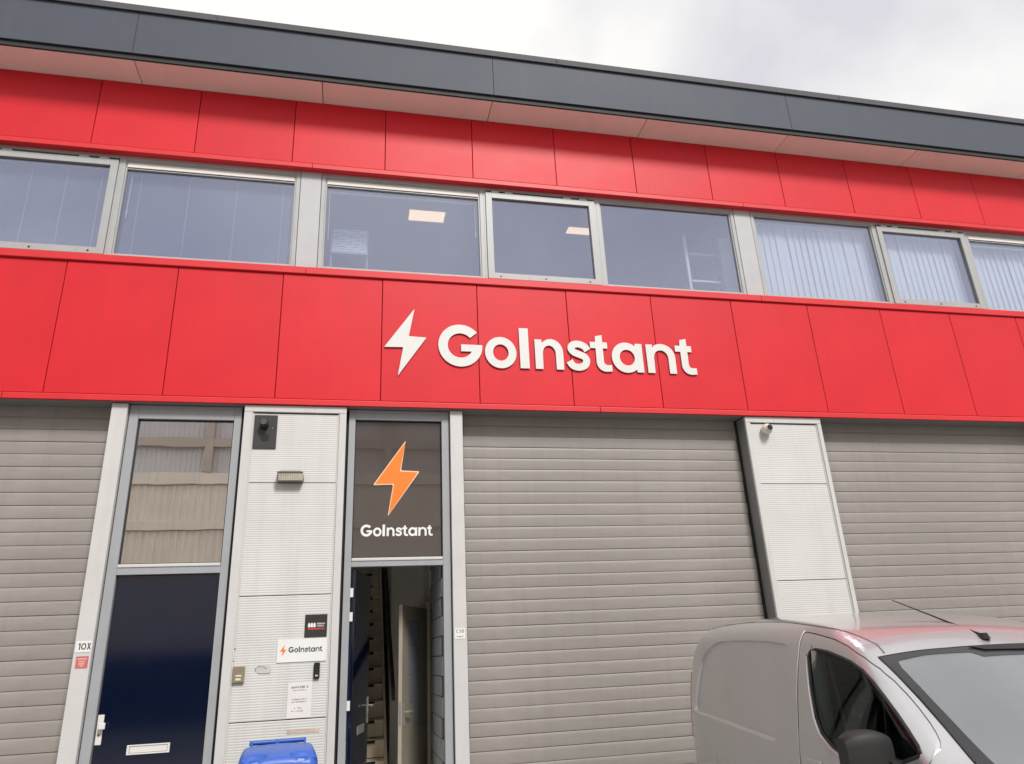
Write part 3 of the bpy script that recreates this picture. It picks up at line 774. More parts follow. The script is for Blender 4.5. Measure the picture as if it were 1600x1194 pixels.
flat_shape('lightning_bolt', [rounded(BOLT)], MT['white'], 0.014, SG, (0.031, -0.007, 4.751), 1.0, MT['letteredge'])
wordmark(SG, 0.674, 4.900, -0.007, 1.0, MT['white'], 0.014, MT['letteredge'])
# spacers that carry the letters off the panels
part('spacer', MB().cyl((0.28, -0.001, 5.2), 'y', 0.012, -0.0055, 8).cyl((0.80, -0.001, 5.40), 'y', 0.012, -0.0055, 8), MT['letteredge'], SG)

WS = thing('window_decal', 'orange lightning bolt above white GoInstant wording on the dark transom pane', 'decal', (0.2, 0.155, 3.0))
bs = 0.957
flat_shape('bolt_border', [rounded([(-0.036 + x * bs * 1.0, 3.180 + z * bs) for x, z in [(0.352, 0.886), (0.297, 0.518), (0.518, 0.510), (0.150, -0.022), (0.207, 0.349), (-0.024, 0.342)]], 0.02)], MT['cream_vinyl'], 0.001, WS, (0, 0.1555, 0))
flat_shape('lightning_bolt', [rounded([(-0.036 + x * bs, 3.180 + z * bs) for x, z in BOLT], 0.015)], MT['orange'], 0.001, WS, (0, 0.1540, 0))
wordmark(WS, -0.177, 2.946, 0.1555, 0.2365, MT['whitevinyl'], 0.001)

# ------------------------------------------------------------------ small things on the left pilaster
PY0 = 0.040     # crest plane of the ribbed sheet
KP = thing('camera_plate', 'dark grey plate with two round black holes high on the ribbed pilaster', 'plate', (-1.22, PY0, 4.07))
part('plate', MB().box(-1.344, -1.104, PY0 - 0.012, PY0, 3.880, 4.256), MT['darkgrey'], KP, bev=0.002)
part('camera_barrel', MB().tube([(-1.238, PY0 - 0.012, 4.135), (-1.238, PY0 - 0.09, 4.155), (-1.238, PY0 - 0.10, 4.157)], [0.046, 0.044, 0.036], 20), MT['black'], KP, smooth=40)
part('speaker_hole', MB().cyl((-1.225, PY0 - 0.0125, 4.004), 'y', 0.044, -0.003, 24), MT['black'], KP)
part('screw', MB().cyl((-1.15, PY0 - 0.0125, 4.11), 'y', 0.005, -0.003, 8), MT['steel'], KP)
LM = thing('bulkhead_lamp', 'weathered bulkhead lamp with ribbed cream cover across the top pilaster seam', 'lamp', (-0.93, PY0, 3.55))
part('lamp_case', MB().prism([(-1.068, 3.535), (-1.06, 3.60), (-1.03, 3.622), (-0.83, 3.622), (-0.80, 3.60), (-0.79, 3.535), (-0.80, 3.505), (-1.058, 3.505)], 'y', PY0, PY0 - 0.085), MT['lampcase'], LM, bev=0.006)
mbl = MB()
for k in range(14):
    xa = -1.050 + k * 0.0179
    mbl.prism([(xa, 0.0), (xa + 0.009, -0.006), (xa + 0.0179, 0.0), (xa + 0.0179, 0.03), (xa, 0.03)], 'z', 3.512, 3.590)
mbl.v = [(v[0], PY0 - 0.112 + v[1] + (0.02 if v[2] < 3.55 else 0), v[2]) for v in mbl.v]
part('ribbed_cover', mbl, MT['lampglass'], LM)
part('visor', MB().box(-1.062, -0.798, PY0 - 0.125, PY0 - 0.02, 3.592, 3.604), MT['lampcase'], LM, bev=0.003)

BS = thing('name_plate', 'small black square name plate with white and red print above the white plate', 'sign', (-0.59, PY0, 2.04))
part('plate', MB().box(-0.703, -0.486, PY0 - 0.006, PY0, 1.936, 2.153), MT['blackplate'], BS, bev=0.001)
for k in range(3):
    x = -0.672 + k * 0.026
    part('house_mark', MB().prism([(x, 2.03), (x + 0.022, 2.03), (x + 0.022, 2.062), (x + 0.011, 2.075), (x, 2.062)], 'y', PY0 - 0.0062, PY0 - 0.0075), MT['plate'], BS)
for j, (zz, hh, n) in enumerate(((2.055, 0.015, 7), (2.034, 0.013, 6))):
    for k in range(n):
        x = -0.586 + k * 0.0118
        part('print_mark', MB().box(x, x + random.uniform(.006, .010), PY0 - 0.0075, PY0 - 0.0062, zz, zz + hh), MT['residue'], BS)
for k in range(12):
    x = -0.672 + k * 0.0138
    part('red_print', MB().box(x, x + random.uniform(.009, .0125), PY0 - 0.0075, PY0 - 0.0062, 2.006, 2.023), MT['redink'], BS)

WP = thing('name_plate', 'white GoInstant plate with a small orange bolt and dark wording', 'sign', (-0.72, PY0, 1.82))
part('plate', MB().box(-0.955, -0.481, PY0 - 0.006, PY0, 1.709, 1.926), MT['plate'], WP, bev=0.001)
flat_shape('lightning_bolt', [[(-0.928 + x * 0.125, 1.767 + z * 0.125) for x, z in BOLT]], MT['orange'], 0.001, WP, (0, PY0 - 0.0062, 0))
wordmark(WP, -0.846, 1.800, PY0 - 0.0062, 0.0985, MT['ink'], 0.001)

KY = thing('keypad', 'slim black keypad below the white plate on the pilaster', 'keypad', (-0.567, PY0, 1.62))
part('case', MB().prism(rrect(-0.596, -0.538, 1.546, 1.696, 0.012), 'y', PY0, PY0 - 0.024), MT['black'], KY, bev=0.004)
for z in (1.660, 1.632, 1.604, 1.576):
    part('button', MB().prism(rrect(-0.580, -0.554, z - 0.007, z + 0.007, 0.004), 'y', PY0 - 0.0245, PY0 - 0.027), MT['darkgrey' if z > 1.59 else 'residue'], KY)

NP = thing('notice_paper', 'white printed notice taped to the pilaster under the keypad', 'notice', (-0.717, PY0, 1.36))
part('sheet', MB().box(-0.832, -0.605, PY0 - 0.002, PY0, 1.203, 1.525), MT['paper'], NP)
def text_row(par, x0, x1, z, h, m, y, cw=0.010):
    x = x0
    while x < x1:
        wdt = random.uniform(0.55, 0.9) * cw
        if random.random() > 0.12:
            part('print_mark', MB().box(x, min(x + wdt, x1), y - 0.0008, y, z + random.uniform(-.002, .002), z + h * random.uniform(.7, 1.0)), MT[m], par)
        x += cw
text_row(NP, -0.800, -0.640, 1.470, 0.022, 'greyink', PY0 - 0.0022, 0.016)
text_row(NP, -0.780, -0.655, 1.447, 0.009, 'greyink', PY0 - 0.0022)
text_row(NP, -0.790, -0.652, 1.365, 0.011, 'greyink', PY0 - 0.0022)
text_row(NP, -0.788, -0.648, 1.342, 0.011, 'greyink', PY0 - 0.0022)
text_row(NP, -0.765, -0.692, 1.288, 0.010, 'greyink', PY0 - 0.0022)
text_row(NP, -0.788, -0.680, 1.262, 0.009, 'greyink', PY0 - 0.0022)

IC = thing('intercom', 'small bronze doorbell box with two ivory buttons at the left of the pilaster', 'doorbell', (-1.296, PY0, 1.62))
part('case', MB().box(-1.351, -1.242, PY0 - 0.030, PY0, 1.545, 1.695), MT['brass'], IC, bev=0.006)
part('button', MB().box(-1.322, -1.268, PY0 - 0.035, PY0 - 0.0305, 1.600, 1.616), MT['ivory'], IC, bev=0.002)
part('button', MB().box(-1.322, -1.272, PY0 - 0.035, PY0 - 0.0305, 1.566, 1.588), MT['ivory'], IC, bev=0.002)
tag(part('label_strip', MB().box(-0.819, -0.517, PY0 - 0.0015, PY0, 1.068, 1.106), MT['residue2'], None), 'faded brownish label strip below the notice, above the blue bin', 'label')
GR = thing('glue_residue', 'torn remains of a removed sticker beside the bronze doorbell', 'sticker', (-1.07, PY0, 1.65))
part('backing', MB().prism([(-1.13, 1.625), (-1.01, 1.615), (-1.005, 1.682), (-1.05, 1.690), (-1.12, 1.688), (-1.146, 1.662)], 'y', PY0, PY0 - 0.001), MT['residue'], GR)
part('torn_edge', MB().tube([(-1.145, PY0 - .002, 1.640), (-1.150, PY0 - .002, 1.664), (-1.125, PY0 - .002, 1.682), (-1.095, PY0 - .002, 1.688)], 0.0022, 5), MT['greyink'], GR)
part('torn_edge', MB().tube([(-1.085, PY0 - .002, 1.688), (-1.05, PY0 - .002, 1.665), (-1.045, PY0 - .002, 1.66)], 0.0022, 5), MT['greyink'], GR)
part('torn_edge', MB().tube([(-1.12, PY0 - .002, 1.622), (-1.06, PY0 - .002, 1.618), (-1.01, PY0 - .002, 1.62), (-1.005, PY0 - .002, 1.65)], 0.0016, 5), MT['greyink'], GR)
tag(part('wall_screw', MB().cyl((-1.352, PY0 - 0.001, 1.855), 'y', 0.007, -0.004, 8), MT['ink'], None), 'upper of two small dark screws above the bronze doorbell', 'screw', 'screws on the pilaster')
tag(part('wall_screw', MB().cyl((-1.356, PY0 - 0.001, 1.745), 'y', 0.005, -0.004, 8), MT['ink'], None), 'lower of two small dark screws above the bronze doorbell', 'screw', 'screws on the pilaster')

# plates on the jamb posts
JY = 0.0495
HN = thing('house_number', 'white 10X number plate on the pale jamb left of the navy door', 'number plate', (-2.708, JY, 1.93))
part('plate', MB().box(-2.776, -2.642, JY - 0.003, JY, 1.886, 1.985), MT['plate'], HN)
part('digit', MB().prism([(-2.757, 1.952), (-2.750, 1.966), (-2.736, 1.966), (-2.736, 1.908), (-2.746, 1.908), (-2.746, 1.955)], 'y', JY - 0.0032, JY - 0.0042), MT['ink'], HN)
flat_shape('digit', [arc(-2.707, 1.937, 0.022, 0.029, 0, 360, 28)[:-1], arc(-2.707, 1.937, 0.0125, 0.0195, 0, 360, 24)[:-1]], MT['ink'], 0.001, HN, (0, JY - 0.0032, 0))
flat_shape('letter', [[(-2.679, 1.908), (-2.669, 1.908), (-2.662, 1.928), (-2.655, 1.908), (-2.645, 1.908), (-2.657, 1.938), (-2.646, 1.966), (-2.656, 1.966), (-2.662, 1.948), (-2.668, 1.966), (-2.678, 1.966), (-2.667, 1.938)]], MT['ink'], 0.001, HN, (0, JY - 0.0032, 0))
RS = thing('warning_sticker', 'faded red sticker below the 10X plate', 'sticker', (-2.70, JY, 1.80))
part('sheet', MB().box(-2.757, -2.652, JY - 0.002, JY, 1.745, 1.850), MT['pinksticker'], RS)
for z, a, b in ((1.826, -2.745, -2.664), (1.803, -2.733, -2.676), (1.783, -2.733, -2.678), (1.765, -2.718, -2.690)):
    part('print_mark', MB().box(a, b, JY - 0.003, JY - 0.0022, z - 0.006, z + 0.006), MT['palepink'], RS)
H2 = thing('house_number', 'small white C10 plate with faded grey print on the jamb right of the open door', 'number plate', (0.867, JY, 1.91))
part('plate', MB().box(0.812, 0.922, JY - 0.003, JY, 1.860, 1.964), MT['plate'], H2)
flat_shape('letter', [arc(0.841, 1.936, 0.013, 0.018, 50, 310, 18) + arc(0.841, 1.936, 0.007, 0.011, 310, 50, 18)], MT['greyink'], 0.001, H2, (0, JY - 0.0032, 0))
part('digit', MB().prism([(0.861, 1.944), (0.868, 1.954), (0.875, 1.954), (0.875, 1.918), (0.867, 1.918), (0.867, 1.944)], 'y', JY - 0.0032, JY - 0.0042), MT['greyink'], H2)
flat_shape('digit', [arc(0.898, 1.936, 0.013, 0.018, 0, 360, 24)[:-1], arc(0.898, 1.936, 0.006, 0.010, 0, 360, 20)[:-1]], MT['greyink'], 0.001, H2, (0, JY - 0.0032, 0))
part('print_mark', MB().prism([(0.828, 1.886), (0.905, 1.886), (0.905, 1.881), (0.878, 1.881), (0.866, 1.873), (0.854, 1.881), (0.828, 1.881)], 'y', JY - 0.0032, JY - 0.0042), MT['greyink'], H2)

# dome camera on the right pilaster
CM = thing('security_camera', 'cream dome camera with black lens at the top of the right-hand pilaster', 'camera', (4.80, PY0, 4.20))
part('base', MB().cyl((4.805, PY0, 4.195), 'y', 0.050, -0.014, 24), MT['camwhite'], CM, smooth=40)
_sp = MB(); _n, _k = 20, 12
_vs = [(4.808 + 0.069 * math.sin(math.pi * j / _k) * math.cos(2 * math.pi * i / _n), PY0 - 0.055 - 0.069 * math.cos(math.pi * j / _k), 4.195 + 0.069 * math.sin(math.pi * j / _k) * math.sin(2 * math.pi * i / _n)) for j in range(1, _k) for i in range(_n)]
_fs = [(j * _n + i, (j + 1) * _n + i, (j + 1) * _n + (i + 1) % _n, j * _n + (i + 1) % _n) for j in range(_k - 2) for i in range(_n)]
_fs += [tuple(range(_n)), tuple((_k - 2) * _n + i for i in range(_n))[::-1]]
part('ball', _sp.add(_vs, _fs), MT['camwhite'], CM, smooth=60)
part('lens_ring', MB().tube([(4.806, PY0 - 0.108, 4.196), (4.806, PY0 - 0.127, 4.196)], [0.044, 0.041], 20), MT['camwhite'], CM, smooth=40)
part('lens', MB().cyl((4.806, PY0 - 0.1275, 4.196), 'y', 0.036, -0.004, 20), MT['black'], CM)

# ------------------------------------------------------------------ blinds and things upstairs
def venetian(x0, x1, label, z0=6.20, z1=7.40, wand=True, y=0.215):
    V = thing('venetian_blind', label, 'blind', ((x0 + x1) / 2, y, z1), 0, 'lowered venetian blinds')
    part('head_rail', MB().box(x0, x1, y - 0.02, y + 0.02, z1, z1 + 0.03), MT['headrail'], V)
    mb = MB(); z = z1 - 0.02
    while z > z0:
        zz = z
        mb.add([(x0, y - 0.0034, zz - 0.0135), (x1, y - 0.0034, zz - 0.0135), (x1, y + 0.0010, zz + 0.0135), (x0, y + 0.0010, zz + 0.0135)], [(0, 1, 2, 3)])
        z -= 0.025
    s = part('slats', mb, MT['blind'], V); s['kind'] = 'stuff'
    part('bottom_rail', MB().box(x0, x1, y - 0.012, y + 0.012, z0 - 0.02, z0 - 0.004), MT['blind'], V)
    k = 4
    for i in range(k):
        xx = x0 + (x1 - x0) * (0.07 + 0.86 * i / (k - 1))
        part('ladder_tape', MB().box(xx - 0.009, xx + 0.009, y - 0.0135, y - 0.012, z0, z1), MT['tape'], V)
    if wand:
        part('wand', MB().tube([(x0 + 0.035, y - 0.035, z1 - 0.01), (x0 + 0.03, y - 0.04, z1 - 0.70)], 0.005, 6).tube([(x0 + 0.03, y - 0.04, z1 - 0.60), (x0 + 0.03, y - 0.04, z1 - 0.63)], 0.010, 6), MT['cord'], V)
        mbd = MB()
        for q in range(26):
            zz = z1 - 0.12 - q * 0.042
            mbd.box(x1 - 0.016, x1 - 0.004, y - 0.03, y - 0.02, zz, zz + 0.022)
        part('bead_chain', mbd, MT['cord'], V)
    return V
a = win_x[1]
venetian(a[1] + 0.13, a[2] - 0.13, 'lowered grey venetian blind behind the hinged window at the far left', wand=False)
venetian(a[2] + 0.08, a[3] - 0.075, 'lowered grey venetian blind with a white wand, left of the first grey post')
venetian(a[0] + 0.08, a[1] - 0.075, 'lowered grey venetian blind in the outermost left window', wand=False)
def raised(x0, x1, label):
    V = thing('raised_blind', label, 'blind', ((x0 + x1) / 2, 0.20, 7.40), 0, 'blinds pulled up to the top of the window')
    part('head_rail', MB().box(x0, x1, 0.165, 0.195, 7.372, 7.398), MT['headrail'], V, bev=0.003)
    mb = MB()
    for k in range(5):
        mb.box(x0, x1, 0.168, 0.192, 7.345 - k * 0.006, 7.3485 - k * 0.006)
    part('slat_stack', mb, MT['blind'], V)
    part('bottom_rail', MB().box(x0, x1, 0.165, 0.195, 7.300, 7.315), MT['headrail'], V, bev=0.003)
    part('pull_cord', MB().tube([(x1 - 0.03, 0.17, 7.36), (x1 - 0.03, 0.17, 6.80)], 0.004, 6).tube([(x1 - 0.03, 0.17, 6.86), (x1 - 0.03, 0.17, 6.80)], 0.009, 6), MT['cord'], V)
    part('pull_cord', MB().tube([(x0 + 0.03, 0.17, 7.36), (x0 + 0.03, 0.17, 6.60)], 0.004, 6), MT['cord'], V)
b = win_x[2]
raised(b[0] + 0.075, b[1] - 0.075, 'raised blind with white pull cords in the window right of the first grey post')
c3 = win_x[3]
raised(c3[2] + 0.075, c3[3] - 0.075, 'raised blind above the pale louvres in the rightmost window')
def louvres(x0, x1, label, y=0.26):
    V = thing('vertical_blind', label, 'blind', ((x0 + x1) / 2, y, 7.45), 0, 'closed vertical louvre blinds')
    part('head_rail', MB().box(x0, x1, y - 0.02, y + 0.02, 7.43, 7.46), MT['headrail'], V)
    n = int((x1 - x0) / 0.100)
    K = 4
    mb = MB(); vs = []; fs = []
    for k in range(K + 1):
        t = k / K - 0.5
        vs += [(t * 0.122, 0.004 * (1 - 4 * t * t), 0), (t * 0.122, 0.004 * (1 - 4 * t * t), 1.25)]
    for k in range(K): fs.append((2 * k, 2 * k + 2, 2 * k + 3, 2 * k + 1))
    mb.add(vs, fs)
    me = mesh_of('louvre', mb, MT['vblind'], smooth=40)
    for i in range(n):
        inst('louvre', me, V, (x0 + 0.05 + (x1 - x0 - 0.1) * i / (n - 1) + random.uniform(-.002, .002), y, 6.18), (random.uniform(-.006, .006), 0, R(6.5 + random.uniform(-2.5, 2.5))))
    return V
louvres(c3[0] + 0.06, c3[1] - 0.05, 'pale vertical louvre blind behind the window right of the second grey post')
louvres(c3[1] + 0.10, c3[2] - 0.10, 'pale vertical louvre blind behind the hinged window on the right')
louvres(c3[2] + 0.06, c3[3] - 0.05, 'pale vertical louvre blind under the raised blind in the rightmost window', 0.28)
def ceiling_light(x0, x1, y0, y1, label):
    Lx = thing('ceiling_light', label, 'ceiling light', ((x0 + x1) / 2, (y0 + y1) / 2, 7.8), 0, 'lit office ceiling lights')
    bead2 = MB().box(x0, x1, y0, y0 + 0.02, 7.780, 7.799).box(x0, x1, y1 - 0.02, y1, 7.780, 7.799).box(x0, x0 + 0.02, y0 + 0.02, y1 - 0.02, 7.780, 7.799).box(x1 - 0.02, x1, y0 + 0.02, y1 - 0.02, 7.780, 7.799)
    part('frame', bead2, MT['lightframe'], Lx)
    part('diffuser', MB().box(x0 + 0.02, x1 - 0.02, y0 + 0.02, y1 - 0.02, 7.786, 7.798), MT['lightpanel'], Lx)
ceiling_light(0.385, 0.945, 1.10, 1.42, 'lit warm ceiling panel seen through the window beside the first grey post')
ceiling_light(2.82, 3.38, 1.22, 1.45, 'lit warm ceiling panel cut by the frame of the middle hinged window')
# printed board on a stand
BD = thing('display_board', 'pale wavy-printed board on a stand in the window beside the first grey post', 'board', (-0.41, 0.6, 5.3))
part('panel', MB().box(-0.632, -0.200, 0.590, 0.610, 6.705, 7.035), MT['board'], BD)
for k in range(9):
    z = 6.73 + k * 0.035
    for j in range(5):
        x = -0.62 + j * 0.084 + random.uniform(-.01, .01)
        part('wavy_print', MB().tube([(x, 0.5885, z), (x + 0.025, 0.5885, z + random.uniform(.004, .014)), (x + 0.055, 0.5885, z + random.uniform(-.006, .008)), (x + 0.075, 0.5885, z + random.uniform(0, .01))], 0.0048, 4), MT['rack'] if (j + k) % 3 else MT['whitevinyl'], BD)
part('stand_leg', MB().box(-0.655, -0.637, 0.60, 0.62, 5.3, 7.0), MT['room'], BD)
part('stand_leg', MB().box(-0.196, -0.178, 0.60, 0.62, 5.3, 7.06), MT['room'], BD)
part('shelf', MB().box(-0.655, -0.178, 0.56, 0.62, 6.655, 6.69), MT['room'], BD)
# storage rack by the right end of the office
RK = thing('storage_rack', 'grey steel rack with a diagonal brace in the window left of the second grey post', 'rack', (4.58, 0.6, 5.3))
for x in (4.32, 4.80):
    part('upright', MB().box(x, x + 0.04, 0.50, 0.54, 5.3, 7.30), MT['roomwhite' if x < 4.5 else 'rack'], RK)
for z in (6.53, 6.97):
    part('shelf', MB().box(4.361, 4.799, 0.48, 0.80, z, z + 0.03), MT['roomwhite' if z < 6.6 else 'rack'], RK)
part('brace', MB().prism([(4.41, 6.58), (4.45, 6.58), (4.799, 6.93), (4.799, 6.965), (4.76, 6.965)], 'y', 0.81, 0.83), MT['rack'], RK)
part('brace', MB().prism([(4.40, 7.02), (4.45, 7.02), (4.78, 7.29), (4.72, 7.29)], 'y', 0.81, 0.83), MT['rack'], RK)
tag(part('partition_screen', MB().box(4.845, 5.00, 0.42, 0.45, 5.3, 7.25), MT['roomwhite'], None, bev=0.004), 'narrow white screen beside the steel rack, left of the second grey post', 'screen')
tag(part('paper_tray', MB().box(0.72, 0.92, 0.24, 0.32, 6.06, 6.20), MT['plate'], None, bev=0.004), 'low white tray on the sill at the bottom of the window with the lit panel', 'tray')

# ------------------------------------------------------------------ wheelie bin
BN = thing('wheelie_bin', 'blue two-wheeled refuse bin standing before the ribbed pilaster', 'bin', (-0.815, -0.86, GZ), R(5))
def loft(secs, cap0=True, cap1=True):
    mb = MB(); n = len(secs[0]); vs = [p for s_ in secs for p in s_]; fs = []
    for i in range(len(secs) - 1):
        for k in range(n):
            k2 = (k + 1) % n
            fs.append((i * n + k, i * n + k2, (i + 1) * n + k2, (i + 1) * n + k))
    if cap0: fs.append(tuple(range(n))[::-1])
    if cap1: fs.append(tuple((len(secs) - 1) * n + k for k in range(n)))
    return mb.add(vs, fs)
def ring(x0, x1, y0, y1, r, z): return [(p[0], p[1], z) for p in rrect(x0, x1, y0, y1, r, 4)]
part('body', loft([ring(-0.21, 0.21, -0.20, 0.26, 0.05, 0.04), ring(-0.245, 0.245, -0.27, 0.29, 0.05, 0.5), ring(-0.27, 0.27, -0.325, 0.31, 0.05, 0.86), ring(-0.275, 0.275, -0.335, 0.31, 0.05, 0.885), ring(-0.30, 0.30, -0.365, 0.33, 0.05, 0.89), ring(-0.30, 0.30, -0.365, 0.33, 0.05, 0.935)]), MT['binblue'], BN, smooth=40, local=True)
# lid: domed sheet that falls to the front, with two hand scoops
def lid_mb():
    mb = MB(); NX, NY = 44, 40; vs = []; fs = []
    for j in range(NY + 1):
        v = j / NY; y = -0.395 + v * 0.72
        for i in range(NX + 1):
            u = i / NX; x = (u - 0.5) * 0.615
            ex = min(u, 1 - u) * 0.615; ey = y + 0.395; eb = 0.325 - y
            z = 1.000 - 0.022 * (2 * u - 1) ** 2
            z -= 0.055 * max(0, 1 - (ey) / 0.30) ** 2                      # falls towards the front
            e = min(ex, eb)
            z -= 0.06 * max(0, 1 - e / 0.045) ** 2
            z -= 0.030 * max(0, 1 - ey / 0.035) ** 2
            for sx in (-1, 1):
                d = math.hypot((x - sx * 0.185) / 0.080, (y + 0.315) / 0.042)
                if d < 1.25: z -= 0.042 * (1 - max(0, min(1, (d - 0.55) / 0.7)) ** 2) if d > 0.55 else 0.042
            cut = max(0, (abs(x) - 0.21)) * max(0, (0.08 - ey)) * 0
            xx = x * (1 - 0.10 * max(0, 1 - ey / 0.10) ** 2)
            vs.append((xx, y, z))
    n = NX + 1
    for j in range(NY):
        for i in range(NX): fs.append((j * n + i, j * n + i + 1, (j + 1) * n + i + 1, (j + 1) * n + i))
    o = len(vs)
    per = [i for i in range(n)] + [j * n + NX for j in range(1, NY + 1)] + [NY * n + i for i in range(NX - 1, -1, -1)] + [j * n for j in range(NY - 1, 0, -1)]
    for p in per: vs.append((vs[p][0], vs[p][1], vs[p][2] - 0.032))
    m = len(per)
    for k in range(m): fs.append((per[(k + 1) % m], per[k], o + k, o + (k + 1) % m))
    fs.append(tuple(o + k for k in range(m))[::-1])
    return mb.add(vs, fs)
part('lid', lid_mb(), MT['binlid'], BN, smooth=50, local=True)
part('handle_bar', MB().tube([(-0.245, 0.385, 1.005), (0.235, 0.385, 1.005)], 0.020, 14), MT['binblue'], BN, smooth=50, local=True)
for x in (-0.235, -0.02, 0.215):
    part('hinge_arm', MB().prism([(0.30, 0.90), (0.33, 0.90), (0.40, 0.985), (0.40, 1.02), (0.37, 1.02), (0.30, 0.95)], 'x', x, x + 0.02), MT['binblue'], BN, bev=0.003, local=True)
part('axle', MB().cyl((-0.29, 0.27, 0.10), 'x', 0.012, 0.58, 10), MT['steel'], BN, local=True)
for x in (-0.30, 0.25):
    part('wheel', MB().cyl((x, 0.27, 0.10), 'x', 0.10, 0.05, 24), MT['tyre'], BN, smooth=40, local=True)

# ------------------------------------------------------------------ the silver van
def interp(tab, x):
    # monotone-ish cubic (catmull) interpolation through table
    n=len(tab)
    if x<=tab[0][0]: return tab[0][1]
    if x>=tab[-1][0]: return tab[-1][1]
    for i in range(n-1):
        if x<=tab[i+1][0]: break
    x0,y0=tab[i]; x1,y1=tab[i+1]
    def sl(k):
        if k<=0: a,b=0,1
        elif k>=n-1: a,b=n-2,n-1
        else:
            d1=(tab[k][1]-tab[k-1][1])/(tab[k][0]-tab[k-1][0]); d2=(tab[k+1][1]-tab[k][1])/(tab[k+1][0]-tab[k][0])
            if d1*d2<=0: return 0.0
            return 2*d1*d2/(d1+d2)
        return (tab[b][1]-tab[a][1])/(tab[b][0]-tab[a][0])
    h=x1-x0; t=(x-x0)/h; m0=sl(i)*h; m1=sl(i+1)*h
    return (2*t**3-3*t*t+1)*y0+(t**3-2*t*t+t)*m0+(-2*t**3+3*t*t)*y1+(t**3-t*t)*m1
TOP=[(0.0,1.30),(0.03,1.47),(0.07,1.60),(0.13,1.705),(0.22,1.775),(0.4,1.815),(0.7,1.832),(1.1,1.835),(1.7,1.815),(2.2,1.775),(2.55,1.728),(2.82,1.668),(3.0,1.578),(3.3,1.375),(3.6,1.165),(3.72,1.095),(3.85,1.055),(4.05,0.985),(4.2,0.90),(4.3,0.78),(4.36,0.62),(4.38,0.5)]
WID=[(0.0,.80),(0.03,.845),(0.10,.875),(0.3,.895),(0.9,.905),(3.0,.905),(3.5,.89),(3.9,.84),(4.2,.74),(4.33,.62),(4.38,.52)]
# inset of the side from full width, by height
TUM=[(0.2,.07),(0.35,.03),(0.6,.005),(0.85,0.0),(1.05,.012),(1.25,.05),(1.45,.105),(1.65,.175),(1.85,.26)]
TUMR=[(0.2,.07),(0.35,.03),(0.6,.005),(0.85,0.0),(1.05,.010),(1.25,.032),(1.45,.070),(1.65,.125),(1.85,.20)]
RAD=[(0.0,.10),(0.6,.15),(1.6,.15),(2.3,.12),(2.8,.07),(3.6,.07),(3.9,.14),(4.38,.18)]
CRN=[(0.0,.03),(0.5,.04),(2.4,.05),(2.8,.085),(3.7,.13),(4.0,.12),(4.38,.10)]
def side_y(x,z):
    w=interp(WID,x); k=min(1,max(0,(x-1.6)/0.9)); k=k*k*(3-2*k)
    return w-(interp(TUMR,z)*(1-k)+interp(TUM,z)*k)
def top_z(x,y):
    return interp(TOP,x)-interp(CRN,x)*(abs(y)/.75)**2.2
NS,NF,NT=46,9,16
def section(x,zb=0.22):
    # corner: intersection of side and top
    lo,hi=zb,2.2
    for _ in range(40):
        m=(lo+hi)/2
        if top_z(x,side_y(x,m))>m: lo=m
        else: hi=m
    zc=lo; r=min(interp(RAD,x),max(.02,(zc-zb)*.45))
    pts=[]
    z1=zc-r; 
    for i in range(NS):
        z=zb+(z1-zb)*i/(NS-1); pts.append((side_y(x,z),z))
    yc=side_y(x,zc); a=pts[-1]; y2=yc-r; b=(y2,top_z(x,y2))
    # control point: near the corner
    c=(yc,zc)
    for i in range(1,NF+1):
        t=i/(NF+1); pts.append(((1-t)**2*a[0]+2*t*(1-t)*c[0]+t*t*b[0],(1-t)**2*a[1]+2*t*(1-t)*c[1]+t*t*b[1]))
    for i in range(NT):
        y=y2*(1-i/(NT-1)); pts.append((y,top_z(x,y)))
    return pts
def xs():
    out=[0.0,.012,.03,.055,.085]; x=.11
    while x<2.3: out.append(x); x+=.025
    while x<4.2: out.append(x); x+=.03
    out+=[4.22,4.26,4.3,4.33,4.355,4.372,4.38]
    return out

VAN_POSE = (3.5, -3.26, -1.666)
VN = thing('parked_van', 'silver panel van parked nose out before the right roller door', 'van', (VAN_POSE[0] - 2.2 * math.cos(VAN_POSE[2]), VAN_POSE[1] - 2.2 * math.sin(VAN_POSE[2]), GZ), VAN_POSE[2])
def sdpoly(px, pz, poly):
    d = 1e9; inside = False; n = len(poly)
    for i in range(n):
        x0, z0 = poly[i]; x1, z1 = poly[(i + 1) % n]
        ex, ez = x1 - x0, z1 - z0; wx, wz = px - x0, pz - z0
        t = max(0, min(1, (wx * ex + wz * ez) / (ex * ex + ez * ez)))
        d = min(d, math.hypot(wx - ex * t, wz - ez * t))
        if (z0 > pz) != (z1 > pz) and px < (x1 - x0) * (pz - z0) / (z1 - z0) + x0: inside = not inside
    return -d if inside else d
EMB = [(0.404, 1.532), (0.50, 1.580), (0.588, 1.615), (0.734, 1.648), (0.916, 1.655), (1.3, 1.652), (1.7, 1.638), (1.96, 1.616), (2.03, 1.585), (2.06, 1.50), (2.085, 1.29), (2.075, 1.13), (1.976, 1.04), (1.82, 1.0), (1.717, 1.003), (1.37, 1.022), (0.97, 1.048), (0.333, 1.076), (0.245, 1.088), (0.24, 1.12), (0.262, 1.19), (0.317, 1.37), (0.36, 1.48)]
EBOX = (0.2, 2.13, 0.96, 1.70)
def sst(a, b, x):
    t = max(0, min(1, (x - a) / (b - a))); return t * t * (3 - 2 * t)
XS = xs()
SECS = [section(x) for x in XS]
